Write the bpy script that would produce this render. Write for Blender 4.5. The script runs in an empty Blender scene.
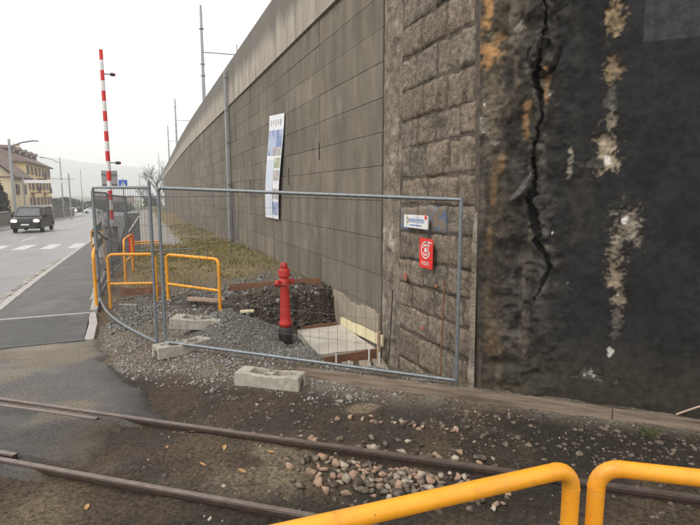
import bpy, bmesh, math, random
import numpy as np
from mathutils import Vector, Matrix

random.seed(7)
RNG = np.random.default_rng(11)
R = math.radians
sc = bpy.context.scene
col = sc.collection

# ------------------------------------------------------------------ camera
EYE = 2.1
YAW = math.atan(208 / 510.0)
PITCH = math.atan(69.5 / 510.0)
cam_d = bpy.data.cameras.new('camera')
cam_d.sensor_width = 36.0
cam_d.lens = 510.0 / 700.0 * 36.0
cam_d.clip_start = 0.05
cam_d.clip_end = 12000
cam = bpy.data.objects.new('camera', cam_d)
col.objects.link(cam)
cam.location = (0, 0, EYE)
cam.rotation_euler = (math.pi / 2 - PITCH, 0, -YAW)
sc.camera = cam

# ------------------------------------------------------------------ world, sun, exposure
SUN_EL, SUN_AZ = R(48), R(250)          # azimuth clockwise from +Y: light from the left, a little behind
w = bpy.data.worlds.new('World')
sc.world = w
w.use_nodes = True
nt = w.node_tree
nt.nodes.clear()
sky = nt.nodes.new('ShaderNodeTexSky')
sky.sky_type = 'NISHITA'
sky.sun_disc = False
sky.sun_elevation = SUN_EL
sky.sun_rotation = SUN_AZ
sky.dust_density = 4.0
mixn = nt.nodes.new('ShaderNodeMix')
mixn.data_type = 'RGBA'
mixn.inputs[0].default_value = 0.93
nt.links.new(sky.outputs[0], mixn.inputs[6])
mixn.inputs[7].default_value = (13.3, 13.0, 12.7, 1)      # an even layer of white cloud
bg = nt.nodes.new('ShaderNodeBackground')
bg.inputs[1].default_value = 0.115
outw = nt.nodes.new('ShaderNodeOutputWorld')
nt.links.new(mixn.outputs[2], bg.inputs[0])
nt.links.new(bg.outputs[0], outw.inputs[0])

sd = bpy.data.lights.new('sun', 'SUN')
sd.energy = 1.5
sd.angle = R(16)
sd.color = (1.0, 0.95, 0.88)
so = bpy.data.objects.new('sun', sd)
col.objects.link(so)
sun_dir = Vector((math.sin(SUN_AZ) * math.cos(SUN_EL), math.cos(SUN_AZ) * math.cos(SUN_EL), math.sin(SUN_EL)))
so.rotation_euler = sun_dir.to_track_quat('Z', 'Y').to_euler()
so.location = (-20, -8, 30)

sc.view_settings.view_transform = 'Standard'
sc.view_settings.look = 'None'
sc.view_settings.gamma = 1.0
sc.view_settings.exposure = 0.22
sc.view_settings.use_curve_mapping = False
sc.render.engine = 'CYCLES'
sc.cycles.use_denoising = True
sc.cycles.max_bounces = 6
sc.cycles.diffuse_bounces = 3
sc.cycles.volume_bounces = 4
sc.cycles.transparent_max_bounces = 8

# ------------------------------------------------------------------ noise in numpy
def _h(ix, iy, s):
    n = (ix.astype(np.int64) * 374761393 + iy.astype(np.int64) * 668265263 + s * 1442695041) & 0xFFFFFFFF
    n = ((n ^ (n >> 13)) * 1274126177) & 0xFFFFFFFF
    return ((n ^ (n >> 16)) & 0xFFFF) / 65535.0

def vnoise(x, y, s=0):
    x = np.asarray(x, float); y = np.asarray(y, float)
    ix, iy = np.floor(x), np.floor(y)
    fx, fy = x - ix, y - iy
    fx = fx * fx * (3 - 2 * fx); fy = fy * fy * (3 - 2 * fy)
    a = _h(ix, iy, s); b = _h(ix + 1, iy, s); c = _h(ix, iy + 1, s); d = _h(ix + 1, iy + 1, s)
    return (a * (1 - fx) + b * fx) * (1 - fy) + (c * (1 - fx) + d * fx) * fy

def fbm(x, y, s=0, o=4, g=0.5):
    t = 0; a = 1.0; n = 0
    x = np.asarray(x, float); y = np.asarray(y, float)
    for k in range(o):
        t = t + a * vnoise(x, y, s + k * 17); n += a
        x = x * 2.03 + 5.1; y = y * 2.03 + 3.7; a *= g
    return t / n

def sstep(a, b, x):
    t = np.clip((np.asarray(x, float) - a) / (b - a), 0, 1)
    return t * t * (3 - 2 * t)

# ------------------------------------------------------------------ materials
MATS = {}
def mat(name, c1, c2=None, scale=6.0, rough=0.85, bump=0.0, bscale=None, metal=0.0, stretch=(1, 1, 1), spots=None,
        spot_scale=2.0, attr=None, attr_amt=0.35, bdist=0.01, lo=0.35, hi=0.65, spec=0.5, spot_lo=.55, spot_hi=.7, wetattr=False,
        emit=None, streaks=None, detail=6, crest=None, along=None, rnd=0):
    if name in MATS: return MATS[name]
    m = bpy.data.materials.new(name); m.use_nodes = True
    t = m.node_tree; N = t.nodes; L = t.links
    b = N['Principled BSDF']
    b.inputs['Roughness'].default_value = rough
    b.inputs['Metallic'].default_value = metal
    b.inputs['Specular IOR Level'].default_value = spec
    geo = N.new('ShaderNodeNewGeometry')
    mp = N.new('ShaderNodeMapping'); mp.inputs['Scale'].default_value = stretch
    if along is None: L.new(geo.outputs['Position'], mp.inputs[0])
    else:
        m0 = N.new('ShaderNodeMapping'); m0.inputs['Rotation'].default_value = (0, 0, -along)
        L.new(geo.outputs['Position'], m0.inputs[0]); L.new(m0.outputs[0], mp.inputs[0])
    def noise(sc_, vec=None, det=detail, ro=0.6):
        n = N.new('ShaderNodeTexNoise'); n.inputs['Scale'].default_value = sc_
        n.inputs['Detail'].default_value = det; n.inputs['Roughness'].default_value = ro
        L.new(vec if vec is not None else mp.outputs[0], n.inputs['Vector'])
        return n
    def ramp(src, a, bb, ca, cb):
        r = N.new('ShaderNodeValToRGB')
        r.color_ramp.elements[0].position = a; r.color_ramp.elements[1].position = bb
        r.color_ramp.elements[0].color = (*ca, 1); r.color_ramp.elements[1].color = (*cb, 1)
        L.new(src, r.inputs[0]); return r
    def mix(fac, a, bb, mode='MIX'):
        x = N.new('ShaderNodeMix'); x.data_type = 'RGBA'; x.blend_type = mode
        if isinstance(fac, (int, float)): x.inputs[0].default_value = fac
        else: L.new(fac, x.inputs[0])
        for q, s in ((6, a), (7, bb)):
            if isinstance(s, tuple): x.inputs[q].default_value = (*s, 1)
            else: L.new(s, x.inputs[q])
        return x.outputs[2]
    if c2 is None: c2 = tuple(min(1, v * 0.8) for v in c1)
    n1 = noise(scale)
    if attr:
        at = N.new('ShaderNodeAttribute'); at.attribute_name = attr
        f = ramp(n1.outputs[0], lo, hi, (1 - attr_amt,) * 3, (1 + attr_amt,) * 3)
        cc = mix(1.0, at.outputs['Color'], f.outputs[0], 'MULTIPLY')
        if wetattr:
            L.new(at.outputs['Alpha'], b.inputs['Roughness'])
    else:
        cc = ramp(n1.outputs[0], lo, hi, c1, c2).outputs[0]
    if spots:
        n2 = noise(spot_scale, det=5)
        r2 = ramp(n2.outputs[0], spot_lo, spot_hi, (0, 0, 0), (1, 1, 1))
        cc = mix(r2.outputs[0], cc, spots)
    if streaks:
        for (sx, colr, a, bb, zs) in streaks:
            m2 = N.new('ShaderNodeMapping'); m2.inputs['Scale'].default_value = (sx, sx, zs)
            L.new(geo.outputs['Position'], m2.inputs[0])
            n3 = noise(1.0, m2.outputs[0], 5, .65)
            r3 = ramp(n3.outputs[0], a, bb, (0, 0, 0), (1, 1, 1))
            cc = mix(r3.outputs[0], cc, colr)
    if rnd:                                     # pieces cast apart differ a little in tone
        oi = N.new('ShaderNodeObjectInfo')
        r5 = ramp(oi.outputs['Random'], 0, 1, (1 - rnd,) * 3, (1 + rnd,) * 3)
        cc = mix(1.0, cc, r5.outputs[0], 'MULTIPLY')
    if crest:                                   # rain-washed lichen and dirt running down from a top edge
        z0, z1, colr, sx = crest
        sp = N.new('ShaderNodeSeparateXYZ'); L.new(geo.outputs['Position'], sp.inputs[0])
        mr = N.new('ShaderNodeMapRange'); mr.inputs[1].default_value = z0; mr.inputs[2].default_value = z1; L.new(sp.outputs[2], mr.inputs[0])
        m4 = N.new('ShaderNodeMapping'); m4.inputs['Scale'].default_value = (sx, sx, .25); L.new(geo.outputs['Position'], m4.inputs[0])
        n4 = noise(1.0, m4.outputs[0], 6, .7)
        ad = N.new('ShaderNodeMath'); ad.operation = 'ADD'; L.new(mr.outputs[0], ad.inputs[0]); L.new(n4.outputs[0], ad.inputs[1])
        r4 = ramp(ad.outputs[0], .62, 1.35, (0, 0, 0), (.85, .85, .85))
        cc = mix(r4.outputs[0], cc, colr)
    L.new(cc, b.inputs['Base Color'])
    if bump:
        nb = noise(bscale or scale * 4, geo.outputs['Position'], 5, .65)
        bp = N.new('ShaderNodeBump'); bp.inputs['Strength'].default_value = bump; bp.inputs['Distance'].default_value = bdist
        L.new(nb.outputs[0], bp.inputs['Height']); L.new(bp.outputs[0], b.inputs['Normal'])
    if emit:
        b.inputs['Emission Color'].default_value = (*emit[0], 1); b.inputs['Emission Strength'].default_value = emit[1]
    MATS[name] = m
    return m

M_panel = mat('board_marked_concrete', (.228, .197, .155), (.156, .134, .105), 3.0, .95, .7, 60, stretch=(1, 1, .35), spec=.25,
              spots=(.115, .104, .088), spot_scale=.55, spot_lo=.42, spot_hi=.70,
              streaks=[(3, (.12, .108, .09), .52, .74, .25), (18, (.12, .107, .088), .56, .80, .7), (34, (.33, .30, .25), .62, .80, 1.6), (45, (.48, .45, .39), .65, .75, 9), (2.2, (.25, .224, .186), .56, .80, 1.2)], rnd=.13, bdist=.006)
M_core = mat('joint_concrete', (.105, .09, .072), (.07, .06, .048), 8)
M_parapet = mat('parapet_concrete', (.43, .385, .32), (.32, .285, .235), 1.6, .9, .4, 50, stretch=(1, 1, .3),
                streaks=[(3.5, (.20, .185, .165), .50, .68, .3), (14, (.52, .48, .42), .63, .75, .5)], bdist=.005, crest=(5.7, 6.9, (.125, .115, .098), 2.6))
M_footing = mat('raw_footing_concrete', (.36, .31, .24), (.26, .22, .17), 5, .95, .8, 40)
M_stone = mat('rough_stone', (.385, .315, .245), (.195, .157, .120), 13, .97, 1.0, 26, rnd=.16, spots=(.105, .085, .066), spot_scale=3.6, bdist=.06, lo=.36, hi=.62, spec=.2, detail=9)
M_stone2 = mat('rough_grey_stone', (.34, .29, .235), (.17, .143, .113), 12, .97, 1.0, 24, rnd=.16, spots=(.10, .083, .065), spot_scale=3.1, bdist=.06, lo=.36, hi=.62, spec=.2, detail=9)
M_mortar = mat('old_mortar', (.15, .122, .095), (.075, .062, .05), 10, .95, 1.0, 50, bdist=.02)
M_strip = mat('pale_mortar_strip', (.34, .29, .23), (.20, .17, .135), 7, .95, 1.0, 26, stretch=(1, 1, .6), spots=(.50, .45, .37), spot_scale=5, bdist=.05, lo=.4, hi=.6, spec=.2)
M_plaster = mat('sooty_plaster', (0, 0, 0), None, 14, .62, .7, 55, attr='stain', attr_amt=.30, bdist=.012, wetattr=True, spec=.14)
M_ground = mat('site_ground', (0, 0, 0), None, 34, .9, 1.0, 70, attr='stain', attr_amt=.6, detail=9, bdist=.025, wetattr=True, spec=.35)
M_asph = mat('crossing_asphalt', (0, 0, 0), None, 60, .8, .9, 120, attr='stain', attr_amt=.5, bdist=.012, wetattr=True, spec=.4)
M_road = mat('road_asphalt', (.205, .195, .195), (.17, .163, .163), 2.0, .42, .4, 150, spots=(.13, .126, .126), spot_scale=.35, bdist=.004, spec=.5)
M_path = mat('path_asphalt', (.118, .113, .108), (.088, .084, .08), 3.0, .75, .6, 140, spots=(.16, .15, .13), spot_scale=.9, bdist=.005)
M_path2 = mat('fresh_path_asphalt', (.085, .083, .08), (.065, .063, .062), 3.0, .8, .6, 140, spots=(.12, .11, .10), spot_scale=1.4, bdist=.005)
M_kerb = mat('kerb_granite', (.42, .40, .37), (.31, .295, .275), 12, .8, .5, 60)
M_paint = mat('road_paint', (.60, .60, .58), (.40, .395, .385), 5, .6, lo=.3, hi=.6, spots=(.25, .245, .24), spot_scale=7, spot_lo=.6, spot_hi=.7)
M_lane = mat('pale_yard', (.27, .25, .225), (.22, .205, .185), .8, .9, .3, 30)
M_rail = mat('rail_steel', (.075, .05, .036), (.042, .03, .023), 20, .55, .4, 80, metal=.25)
M_railtop = mat('rail_running_face', (.22, .175, .15), (.14, .108, .09), 14, .42, metal=.55)
M_yellow = mat('yellow_enamel', (.86, .37, .020), (.76, .31, .016), 4, .40, .3, 60, spots=(.56, .235, .025), spot_scale=9, spot_lo=.56, spot_hi=.74, spec=.5, bdist=.002,
               streaks=[(38, (.16, .085, .03), .68, .70, 38), (12, (.60, .27, .035), .55, .75, 4), (6, (.66, .30, .05), .52, .72, 6)])
M_galv = mat('galvanised_steel', (.24, .265, .28), (.17, .19, .205), 18, .48, .2, 60, metal=.55)
M_wire = mat('fence_wire', (.15, .155, .16), (.11, .11, .115), 18, .6, metal=.3)
M_block = mat('cast_concrete', (.42, .39, .33), (.29, .265, .222), 12, .93, .8, 70, spots=(.28, .25, .20), spot_scale=7, bdist=.006)
M_red = mat('hydrant_red', (.54, .028, .020), (.40, .020, .015), 8, .48, .3, 60, spots=(.30, .03, .022), spot_scale=9, spec=.45, streaks=[(60, (.16, .06, .045), .70, .75, 60), (14, (.50, .09, .07), .60, .76, 3)])
M_black = mat('bitumen_black', (.022, .022, .022), (.035, .034, .033), 20, .7, .5, 60)
M_plank = mat('weathered_plank', (.27, .215, .165), (.125, .095, .072), 3, .92, .8, 60, stretch=(.7, 14, 14), spots=(.085, .064, .05), spot_scale=1.1, along=math.atan2(-2.63, 2.87), bdist=.006, spec=.2)
M_rust = mat('rusty_plank', (.25, .115, .06), (.15, .07, .04), 7, .9, .5, 50)
M_cream = mat('new_shuttering_board', (.78, .70, .47), (.70, .62, .40), 5, .7)
M_slab = mat('fresh_concrete', (.54, .50, .43), (.42, .39, .335), 4, .85, .5, 60, spots=(.33, .31, .27), spot_scale=3)
M_wood = mat('raw_wood', (.46, .33, .25), (.36, .25, .185), 8, .85)
M_white = mat('white_paint', (.74, .74, .73), (.66, .66, .65), 9, .6)
M_signwhite = mat('sign_white', (.80, .80, .77), (.72, .72, .70), 9, .5)
M_signred = mat('sign_red', (.80, .035, .022), (.74, .03, .02), 6, .5)
M_signblue = mat('sign_blue', (.03, .16, .55), (.025, .14, .5), 6, .45)
M_spray = mat('blue_spray', (.10, .20, .38), (.16, .23, .33), 16, .9, .8, 34, spots=(.24, .19, .14), spot_scale=11, bdist=.04, spot_lo=.38, spot_hi=.48)
M_boomred = mat('boom_red', (.66, .03, .03), (.58, .025, .025), 5, .5)
M_grey = mat('grey_metal', (.20, .205, .205), (.14, .145, .15), 8, .55, metal=.2)
M_dark = mat('dark_metal', (.045, .045, .048), (.03, .03, .032), 8, .5)
M_mast = mat('mast_steel', (.36, .36, .37), (.30, .30, .31), 6, .55, metal=.3)
M_gravel = mat('grey_gravel', (.33, .315, .285), (.13, .125, .115), 30, .9, .4, 90, lo=.42, hi=.58)
M_gravelb = mat('dark_gravel', (.245, .24, .222), (.095, .093, .086), 30, .9, .4, 90, lo=.42, hi=.58)
M_ballast = mat('brown_ballast', (.17, .132, .098), (.062, .048, .037), 14, .9, .5, 70, lo=.42, hi=.58)
M_pink = mat('pink_ballast', (.36, .235, .16), (.20, .135, .095), 14, .88, .5, 60, lo=.4, hi=.6)
M_pale = mat('pale_ballast', (.42, .355, .27), (.25, .205, .155), 14, .88, .5, 60, lo=.4, hi=.6)
M_fleck = mat('pale_flecks', (.50, .45, .36), (.25, .22, .175), 30, .85)
M_soilr = mat('soil_clods', (.105, .078, .053), (.042, .033, .024), 20, .95, .5, 70, lo=.42, hi=.58)
M_leaf = mat('fallen_leaf', (.42, .25, .10), (.30, .17, .07), 20, .8)
M_grass = mat('winter_grass', (.20, .185, .055), (.34, .255, .11), 2.2, .85, lo=.42, hi=.6)
M_grassg = mat('green_grass', (.125, .15, .04), (.23, .21, .075), 3, .85)
M_banner = mat('banner_sheet', (.80, .81, .84), (.74, .76, .80), 3, .5)
M_bblue = mat('banner_blue', (.16, .22, .44), (.42, .48, .62), 2.2, .5, lo=.42, hi=.58)
M_bpale = mat('banner_pale_blue', (.56, .63, .76), (.64, .70, .80), 2.5, .5)
M_bgrey = mat('banner_grey', (.30, .28, .30), (.55, .50, .45), 6, .5, lo=.45, hi=.55)
M_bgreen = mat('banner_green', (.30, .33, .20), (.58, .55, .42), 6, .5)

# ------------------------------------------------------------------ mesh helpers
class MB:
    def __init__(s): s.v = []; s.f = []; s.sm = []
    def add(s, vs, fs, smooth=False):
        o = len(s.v); s.v.extend([tuple(map(float, q)) for q in vs]); s.f.extend([tuple(o + i for i in q) for q in fs]); s.sm.extend([smooth] * len(fs)); return s
    def box(s, c, d, rz=0, rx=0, ry=0, taper=1.0):
        m = Matrix.Rotation(rz, 3, 'Z') @ Matrix.Rotation(ry, 3, 'Y') @ Matrix.Rotation(rx, 3, 'X')
        vs = []
        for z in (-1, 1):
            k = taper if z > 0 else 1.0
            for x, y in ((-1, -1), (1, -1), (1, 1), (-1, 1)):
                vs.append(Vector(c) + m @ Vector((x * d[0] / 2 * k, y * d[1] / 2 * k, z * d[2] / 2)))
        return s.add(vs, [(3, 2, 1, 0), (4, 5, 6, 7), (0, 1, 5, 4), (1, 2, 6, 5), (2, 3, 7, 6), (3, 0, 4, 7)])
    def tube(s, pts, r, n=10, cap=True):
        pts = [Vector(p) for p in pts]; rr = r if isinstance(r, (list, tuple)) else [r] * len(pts)
        vs = []; fs = []; prev = None
        for i, p in enumerate(pts):
            a = pts[max(0, i - 1)]; b = pts[min(len(pts) - 1, i + 1)]
            t = (b - a).normalized()
            if prev is None:
                u = t.orthogonal().normalized()
            else:
                u = (prev - t * prev.dot(t)); u = u.normalized() if u.length > 1e-6 else t.orthogonal().normalized()
            prev = u; v = t.cross(u)
            for k in range(n):
                an = 2 * math.pi * k / n
                vs.append(p + (u * math.cos(an) + v * math.sin(an)) * rr[i])
        for i in range(len(pts) - 1):
            for k in range(n):
                fs.append((i * n + k, i * n + (k + 1) % n, (i + 1) * n + (k + 1) % n, (i + 1) * n + k))
        s.add(vs, fs, True)
        if cap:
            s.add([vs[k] for k in range(n)], [tuple(reversed(range(n)))]); s.add(vs[-n:], [tuple(range(n))])
        return s
    def lathe(s, prof, n=16, c=(0, 0, 0), axis='Z'):
        vs = []; fs = []
        for (r, z) in prof:
            for k in range(n):
                an = 2 * math.pi * k / n
                p = (r * math.cos(an), r * math.sin(an), z)
                if axis == 'X': p = (z, r * math.cos(an), r * math.sin(an))
                if axis == 'Y': p = (r * math.sin(an), z, r * math.cos(an))
                vs.append((c[0] + p[0], c[1] + p[1], c[2] + p[2]))
        for i in range(len(prof) - 1):
            for k in range(n):
                fs.append((i * n + k, i * n + (k + 1) % n, (i + 1) * n + (k + 1) % n, (i + 1) * n + k))
        fs.append(tuple(reversed(range(n)))); fs.append(tuple(range((len(prof) - 1) * n, len(prof) * n)))
        return s.add(vs, fs, True)
    def prism(s, poly, o, ux, uy, nrm, th):
        o, ux, uy, nrm = Vector(o), Vector(ux), Vector(uy), Vector(nrm)
        k = len(poly)
        a = [o + ux * p[0] + uy * p[1] for p in poly]; b = [q + nrm * th for q in a]
        fs = [tuple(reversed(range(k))), tuple(range(k, 2 * k))] + [(i, (i + 1) % k, k + (i + 1) % k, k + i) for i in range(k)]
        return s.add(a + b, fs)
    def mesh(s, name, m, flat=False):
        me = bpy.data.meshes.new(name); me.from_pydata(s.v, [], s.f)
        if not flat: me.polygons.foreach_set('use_smooth', s.sm)
        me.materials.append(m); me.update(); return me
    def build(s, name, m, parent=None, bevel=0, loc=None):
        me = s.mesh(name, m)
        bm = bmesh.new(); bm.from_mesh(me)
        bmesh.ops.recalc_face_normals(bm, faces=bm.faces); bm.to_mesh(me); bm.free()
        o = bpy.data.objects.new(name, me); col.objects.link(o)
        if parent is not None: o.parent = parent
        if loc: o.location = loc
        if bevel:
            bv = o.modifiers.new('bevel', 'BEVEL'); bv.width = bevel; bv.segments = 2; bv.limit_method = 'ANGLE'; bv.angle_limit = R(40)
        return o

def tag(o, label=None, cat=None, group=None, kind=None):
    if label: o['label'] = label
    if cat: o['category'] = cat
    if group: o['group'] = group
    if kind: o['kind'] = kind
    return o
def empty(name, loc=(0, 0, 0), rz=0, label=None, cat=None, group=None):
    o = bpy.data.objects.new(name, None); col.objects.link(o); o.location = loc; o.rotation_euler = (0, 0, rz)
    o.empty_display_size = .2
    return tag(o, label, cat, group)
def copy_tree(o, parent=None):
    c = o.copy(); col.objects.link(c); c.parent = parent
    for ch in list(o.children): copy_tree(ch, c)
    return c
def np_mesh(name, V, Fq, m, smooth=True, attr=None):
    me = bpy.data.meshes.new(name)
    V = np.asarray(V, np.float32); Fq = np.asarray(Fq, np.int32); k = Fq.shape[1]
    me.vertices.add(len(V)); me.vertices.foreach_set('co', V.ravel())
    me.loops.add(Fq.size); me.loops.foreach_set('vertex_index', Fq.ravel())
    me.polygons.add(len(Fq)); me.polygons.foreach_set('loop_start', np.arange(0, Fq.size, k, dtype=np.int32))
    if smooth: me.polygons.foreach_set('use_smooth', np.ones(len(Fq), bool))
    me.materials.append(m); me.update(calc_edges=True); me.validate()
    if attr is not None:
        a = me.attributes.new('stain', 'FLOAT_COLOR', 'POINT'); a.data.foreach_set('color', np.asarray(attr, np.float32).ravel())
    return me
def link(name, me, parent=None):
    o = bpy.data.objects.new(name, me); col.objects.link(o)
    if parent is not None: o.parent = parent
    return o
def gridfaces(nx, ny):
    i, j = np.meshgrid(np.arange(nx - 1), np.arange(ny - 1), indexing='ij'); a = (i * ny + j).ravel()
    return np.stack([a, a + ny, a + ny + 1, a + 1], 1)
def blend(c, m, k):
    return c * (1 - m[..., None]) + np.array(k, float) * m[..., None]

# ------------------------------------------------------------------ terrain
RD = np.array([.7876, -.6163]); RN = np.array([.6163, .7876])     # along and across the track
N1, N2 = 3.814, 2.889                                              # the two rails
def drop(Y):
    Y = np.asarray(Y, float); return -.022 * (np.sqrt((Y - 13) ** 2 + 9) + (Y - 13)) / 2
def wallx(Y):
    return np.interp(Y, [0, 30, 38, 48, 67, 98, 130, 200], [3.32, 3.32, 3.36, 3.5, 3.9, 4.5, 5.2, 7.0])
def terrain(X, Y, fine=True):
    X = np.asarray(X, float); Y = np.asarray(Y, float)
    n = X * RN[0] + Y * RN[1]
    d = drop(Y)
    z = d - .05
    bank = sstep(8.72 - .0 * X, 10.2 - 1.2 * sstep(.8, 2.4, X), Y) * sstep(-.6, .4, X)
    high = .08 + .20 * sstep(.9, 3.0, X) + .10 * (fbm(X * 2.5, Y * 2.5, 13) - .5)
    high = high * (1 - .5 * sstep(14, 24, Y)) + .6 * drop(Y) * sstep(18, 40, Y)
    z = z * (1 - bank) + high * bank
    near = (1 - sstep(8.4, 9.6, Y))
    z = z + near * (.03 * sstep(-.6, 0.6, X) + .05 * (fbm(X * 1.1, Y * 1.1, 3) - .5))
    track = sstep(2.2, 2.5, n) * (1 - sstep(4.05, 4.45, n))
    z = z - track * .022 * sstep(-.4, 1.0, X)
    z = z - .012 * (1 - sstep(2.2, 2.6, n))
    # spoil and gravel heaps
    def hump(cx, cy, rx, ry, a, p=1.0):
        q = ((X - cx) / rx) ** 2 + ((Y - cy) / ry) ** 2
        return a * np.exp(-q ** p)
    wob = 1 + .5 * (fbm(X * 2.2, Y * 2.2, 9) - .5)
    z = z + hump(1.15, 7.36, .56, .48, .42) * wob + hump(2.0, 6.3, .35, .30, .05) - hump(1.92, 6.85, .24, .26, .09) + hump(.35, 8.7, .8, .6, .16) * wob + hump(1.3, 9.5, 1.3, .35, .08) * wob
    # the excavation along the wall
    ex = sstep(2.02, 2.38, X + .10 * (fbm(X * 3, Y * 3, 21) - .5)) * sstep(5.30, 5.78, Y - .25 * (3.3 - X)) * (1 - sstep(8.55, 8.95, Y + .5 * (fbm(X * 3, 0 * Y, 5) - .5) + .25 * (fbm(X * 9, Y * 9, 6) - .5)))
    ex2 = sstep(1.35, 1.85, X) * sstep(7.65, 8.0, Y) * (1 - sstep(8.6, 9.0, Y + .5 * (fbm(X * 3, 0 * Y, 5) - .5) + .25 * (fbm(X * 9, Y * 9, 6) - .5)))
    z = np.where(ex > 0, z * (1 - ex) + (-.43) * ex, z)
    z = z * (1 - ex2) + np.minimum(z, -.26) * ex2
    z = z - .12 * sstep(2.55, 2.95, X) * sstep(4.75, 5.2, Y) * (1 - sstep(5.6, 6.2, Y))
    if fine:
        amp = (1 - sstep(16, 30, Y))
        z = z + amp * (.030 * (fbm(X * 5, Y * 5, 31, 4) - .5) + .016 * (fbm(X * 17, Y * 17, 41, 3) - .5))
        rub = hump(.3, 9.0, 1.1, .8, 1) + sstep(8.6, 9.0, Y) * (1 - sstep(10.2, 10.8, Y)) * sstep(0, .6, X)
        z = z + np.clip(rub, 0, 1) * .13 * (fbm(X * 7, Y * 7, 51, 3) - .45)
    # beneath the paved strips the soil stays lower
    pav = (1 - sstep(-1.0, -.82, X)) * sstep(7.5, 8.2, Y)
    z = z - .09 * pav
    return z

xs = np.concatenate([[-2500, -1200, -600, -300, -150, -80, -50, -34], np.arange(-25, -3, 1.0), np.arange(-3, 5.4, .028), np.arange(5.5, 12, .5), [14, 20, 34, 60, 120, 300, 800, 2500]])
ys = np.concatenate([[-300, -60, -20, -8, -4, -2], np.arange(-1, 1.6, .2), np.arange(1.7, 9.8, .028), np.arange(9.8, 14, .07), np.arange(14, 40, .4), np.arange(40, 140, 4), [150, 170, 200, 260, 400, 700, 1200, 2200, 4000]])
GX, GY = np.meshgrid(xs, ys, indexing='ij')
GZ = terrain(GX, GY)
GZ = np.where((GY > 200), -4.2, GZ)
n_ = GX * RN[0] + GY * RN[1]
t_ = GX * RD[0] + GY * RD[1]
f1 = fbm(GX * .9, GY * .9, 61); f2 = fbm(GX * 3.1, GY * 3.1, 71); f3 = fbm(GX * 9, GY * 9, 81)
C = np.zeros(GX.shape + (3,)); C[:] = (.118, .090, .064)
C = blend(C, sstep(.42, .62, f2), (.075, .061, .048))
C = blend(C, sstep(.5, .66, f1) * .8, (.185, .145, .10))
def spot(cx, cy, rx, ry, lo=.35, hi=1.0, s=5):
    q = np.sqrt(((GX - cx) / rx) ** 2 + ((GY - cy) / ry) ** 2) + .9 * (fbm(GX * 3.5, GY * 3.5, s) - .5)
    return 1 - sstep(lo, hi, q)
C = blend(C, spot(.75, 3.75, .85, .55, .2, 1.1) * sstep(.35, .6, f2) * .95, (.30, .255, .185))
C = blend(C, spot(-.75, 3.7, .4, .6) * .8, (.26, .215, .15))
C = blend(C, spot(.2, 3.1, .9, .5) * .7, (.060, .048, .037))
C = blend(C, spot(1.92, 4.43, .27, .13, .6, 1.0) * .95, (.36, .30, .22))
C = blend(C, spot(3.6, 3.2, 1.5, 1.0) * .9, (.042, .035, .026))
C = blend(C, spot(2.3, 2.7, 1.1, .6) * .8, (.048, .039, .029))
C = blend(C, spot(1.1, 2.9, .9, .5) * .7, (.055, .045, .036))
C = blend(C, spot(2.5, 4.2, .7, .35) * .55, (.085, .08, .07))
# gravel apron left of and in front of the fence
gr = sstep(4.75, 5.15, n_ - .35 * (f1 - .5)) * (1 - sstep(8.3, 9.4, GY)) * sstep(-.9, -.5, GX)
C = blend(C, gr * (.35 + .65 * sstep(.35, .6, f2)), (.185, .170, .148))
C = blend(C, spot(.3, 5.6, .7, .35) * .7, (.115, .088, .064))
md = np.exp(-(((GX - 1.3) / .75) ** 2 + ((GY - 7.3) / .7) ** 2)) + np.exp(-(((GX - 1.95) / .5) ** 2 + ((GY - 6.6) / .55) ** 2))
C = blend(C, sstep(.25, .6, md), (.165, .163, .152))
ru = sstep(8.3, 9.0, GY) * (1 - sstep(10.4, 11.4, GY)) * sstep(-.7, -.2, GX)
C = blend(C, ru * (.5 + .5 * sstep(.4, .6, f3)), (.085, .079, .070))
cut = sstep(1.2, 1.7, GX) * sstep(8.35, 8.6, GY) * (1 - sstep(9.0, 9.3, GY))
C = blend(C, cut, (.058, .046, .034))
C = blend(C, sstep(2.0, 2.3, GX) * sstep(5.9, 6.2, GY) * (1 - sstep(8.4, 8.7, GY)), (.17, .15, .12))
C = blend(C, (GY > 10.2) * sstep(9.9, 10.8, GY) * (GX > -.4) * sstep(-.5, .0, GX) * .8, (.155, .135, .105))
gs = sstep(11.0, 13.0, GY + 1.2 * (f2 - .5)) * sstep(-.7, -.2, GX)
C = blend(C, gs * (.5 + .5 * f2), (.175, .145, .075))
C = blend(C, gs * sstep(.5, .62, f1) * .6, (.24, .19, .12))
C = blend(C, sstep(60, 120, GY), (.09, .10, .055))
C = blend(C, (GX < -12) * 1.0, (.10, .10, .06))
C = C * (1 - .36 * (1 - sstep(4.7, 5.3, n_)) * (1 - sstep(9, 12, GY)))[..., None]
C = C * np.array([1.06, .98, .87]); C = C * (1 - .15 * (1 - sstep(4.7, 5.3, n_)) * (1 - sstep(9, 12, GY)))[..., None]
wet = np.clip(.92 - .30 * sstep(.5, .7, f2) * (GY < 6), .45, 1)
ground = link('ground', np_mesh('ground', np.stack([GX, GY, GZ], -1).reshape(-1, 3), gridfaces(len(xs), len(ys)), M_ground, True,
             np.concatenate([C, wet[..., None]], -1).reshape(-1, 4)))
tag(ground, kind='structure')

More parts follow.
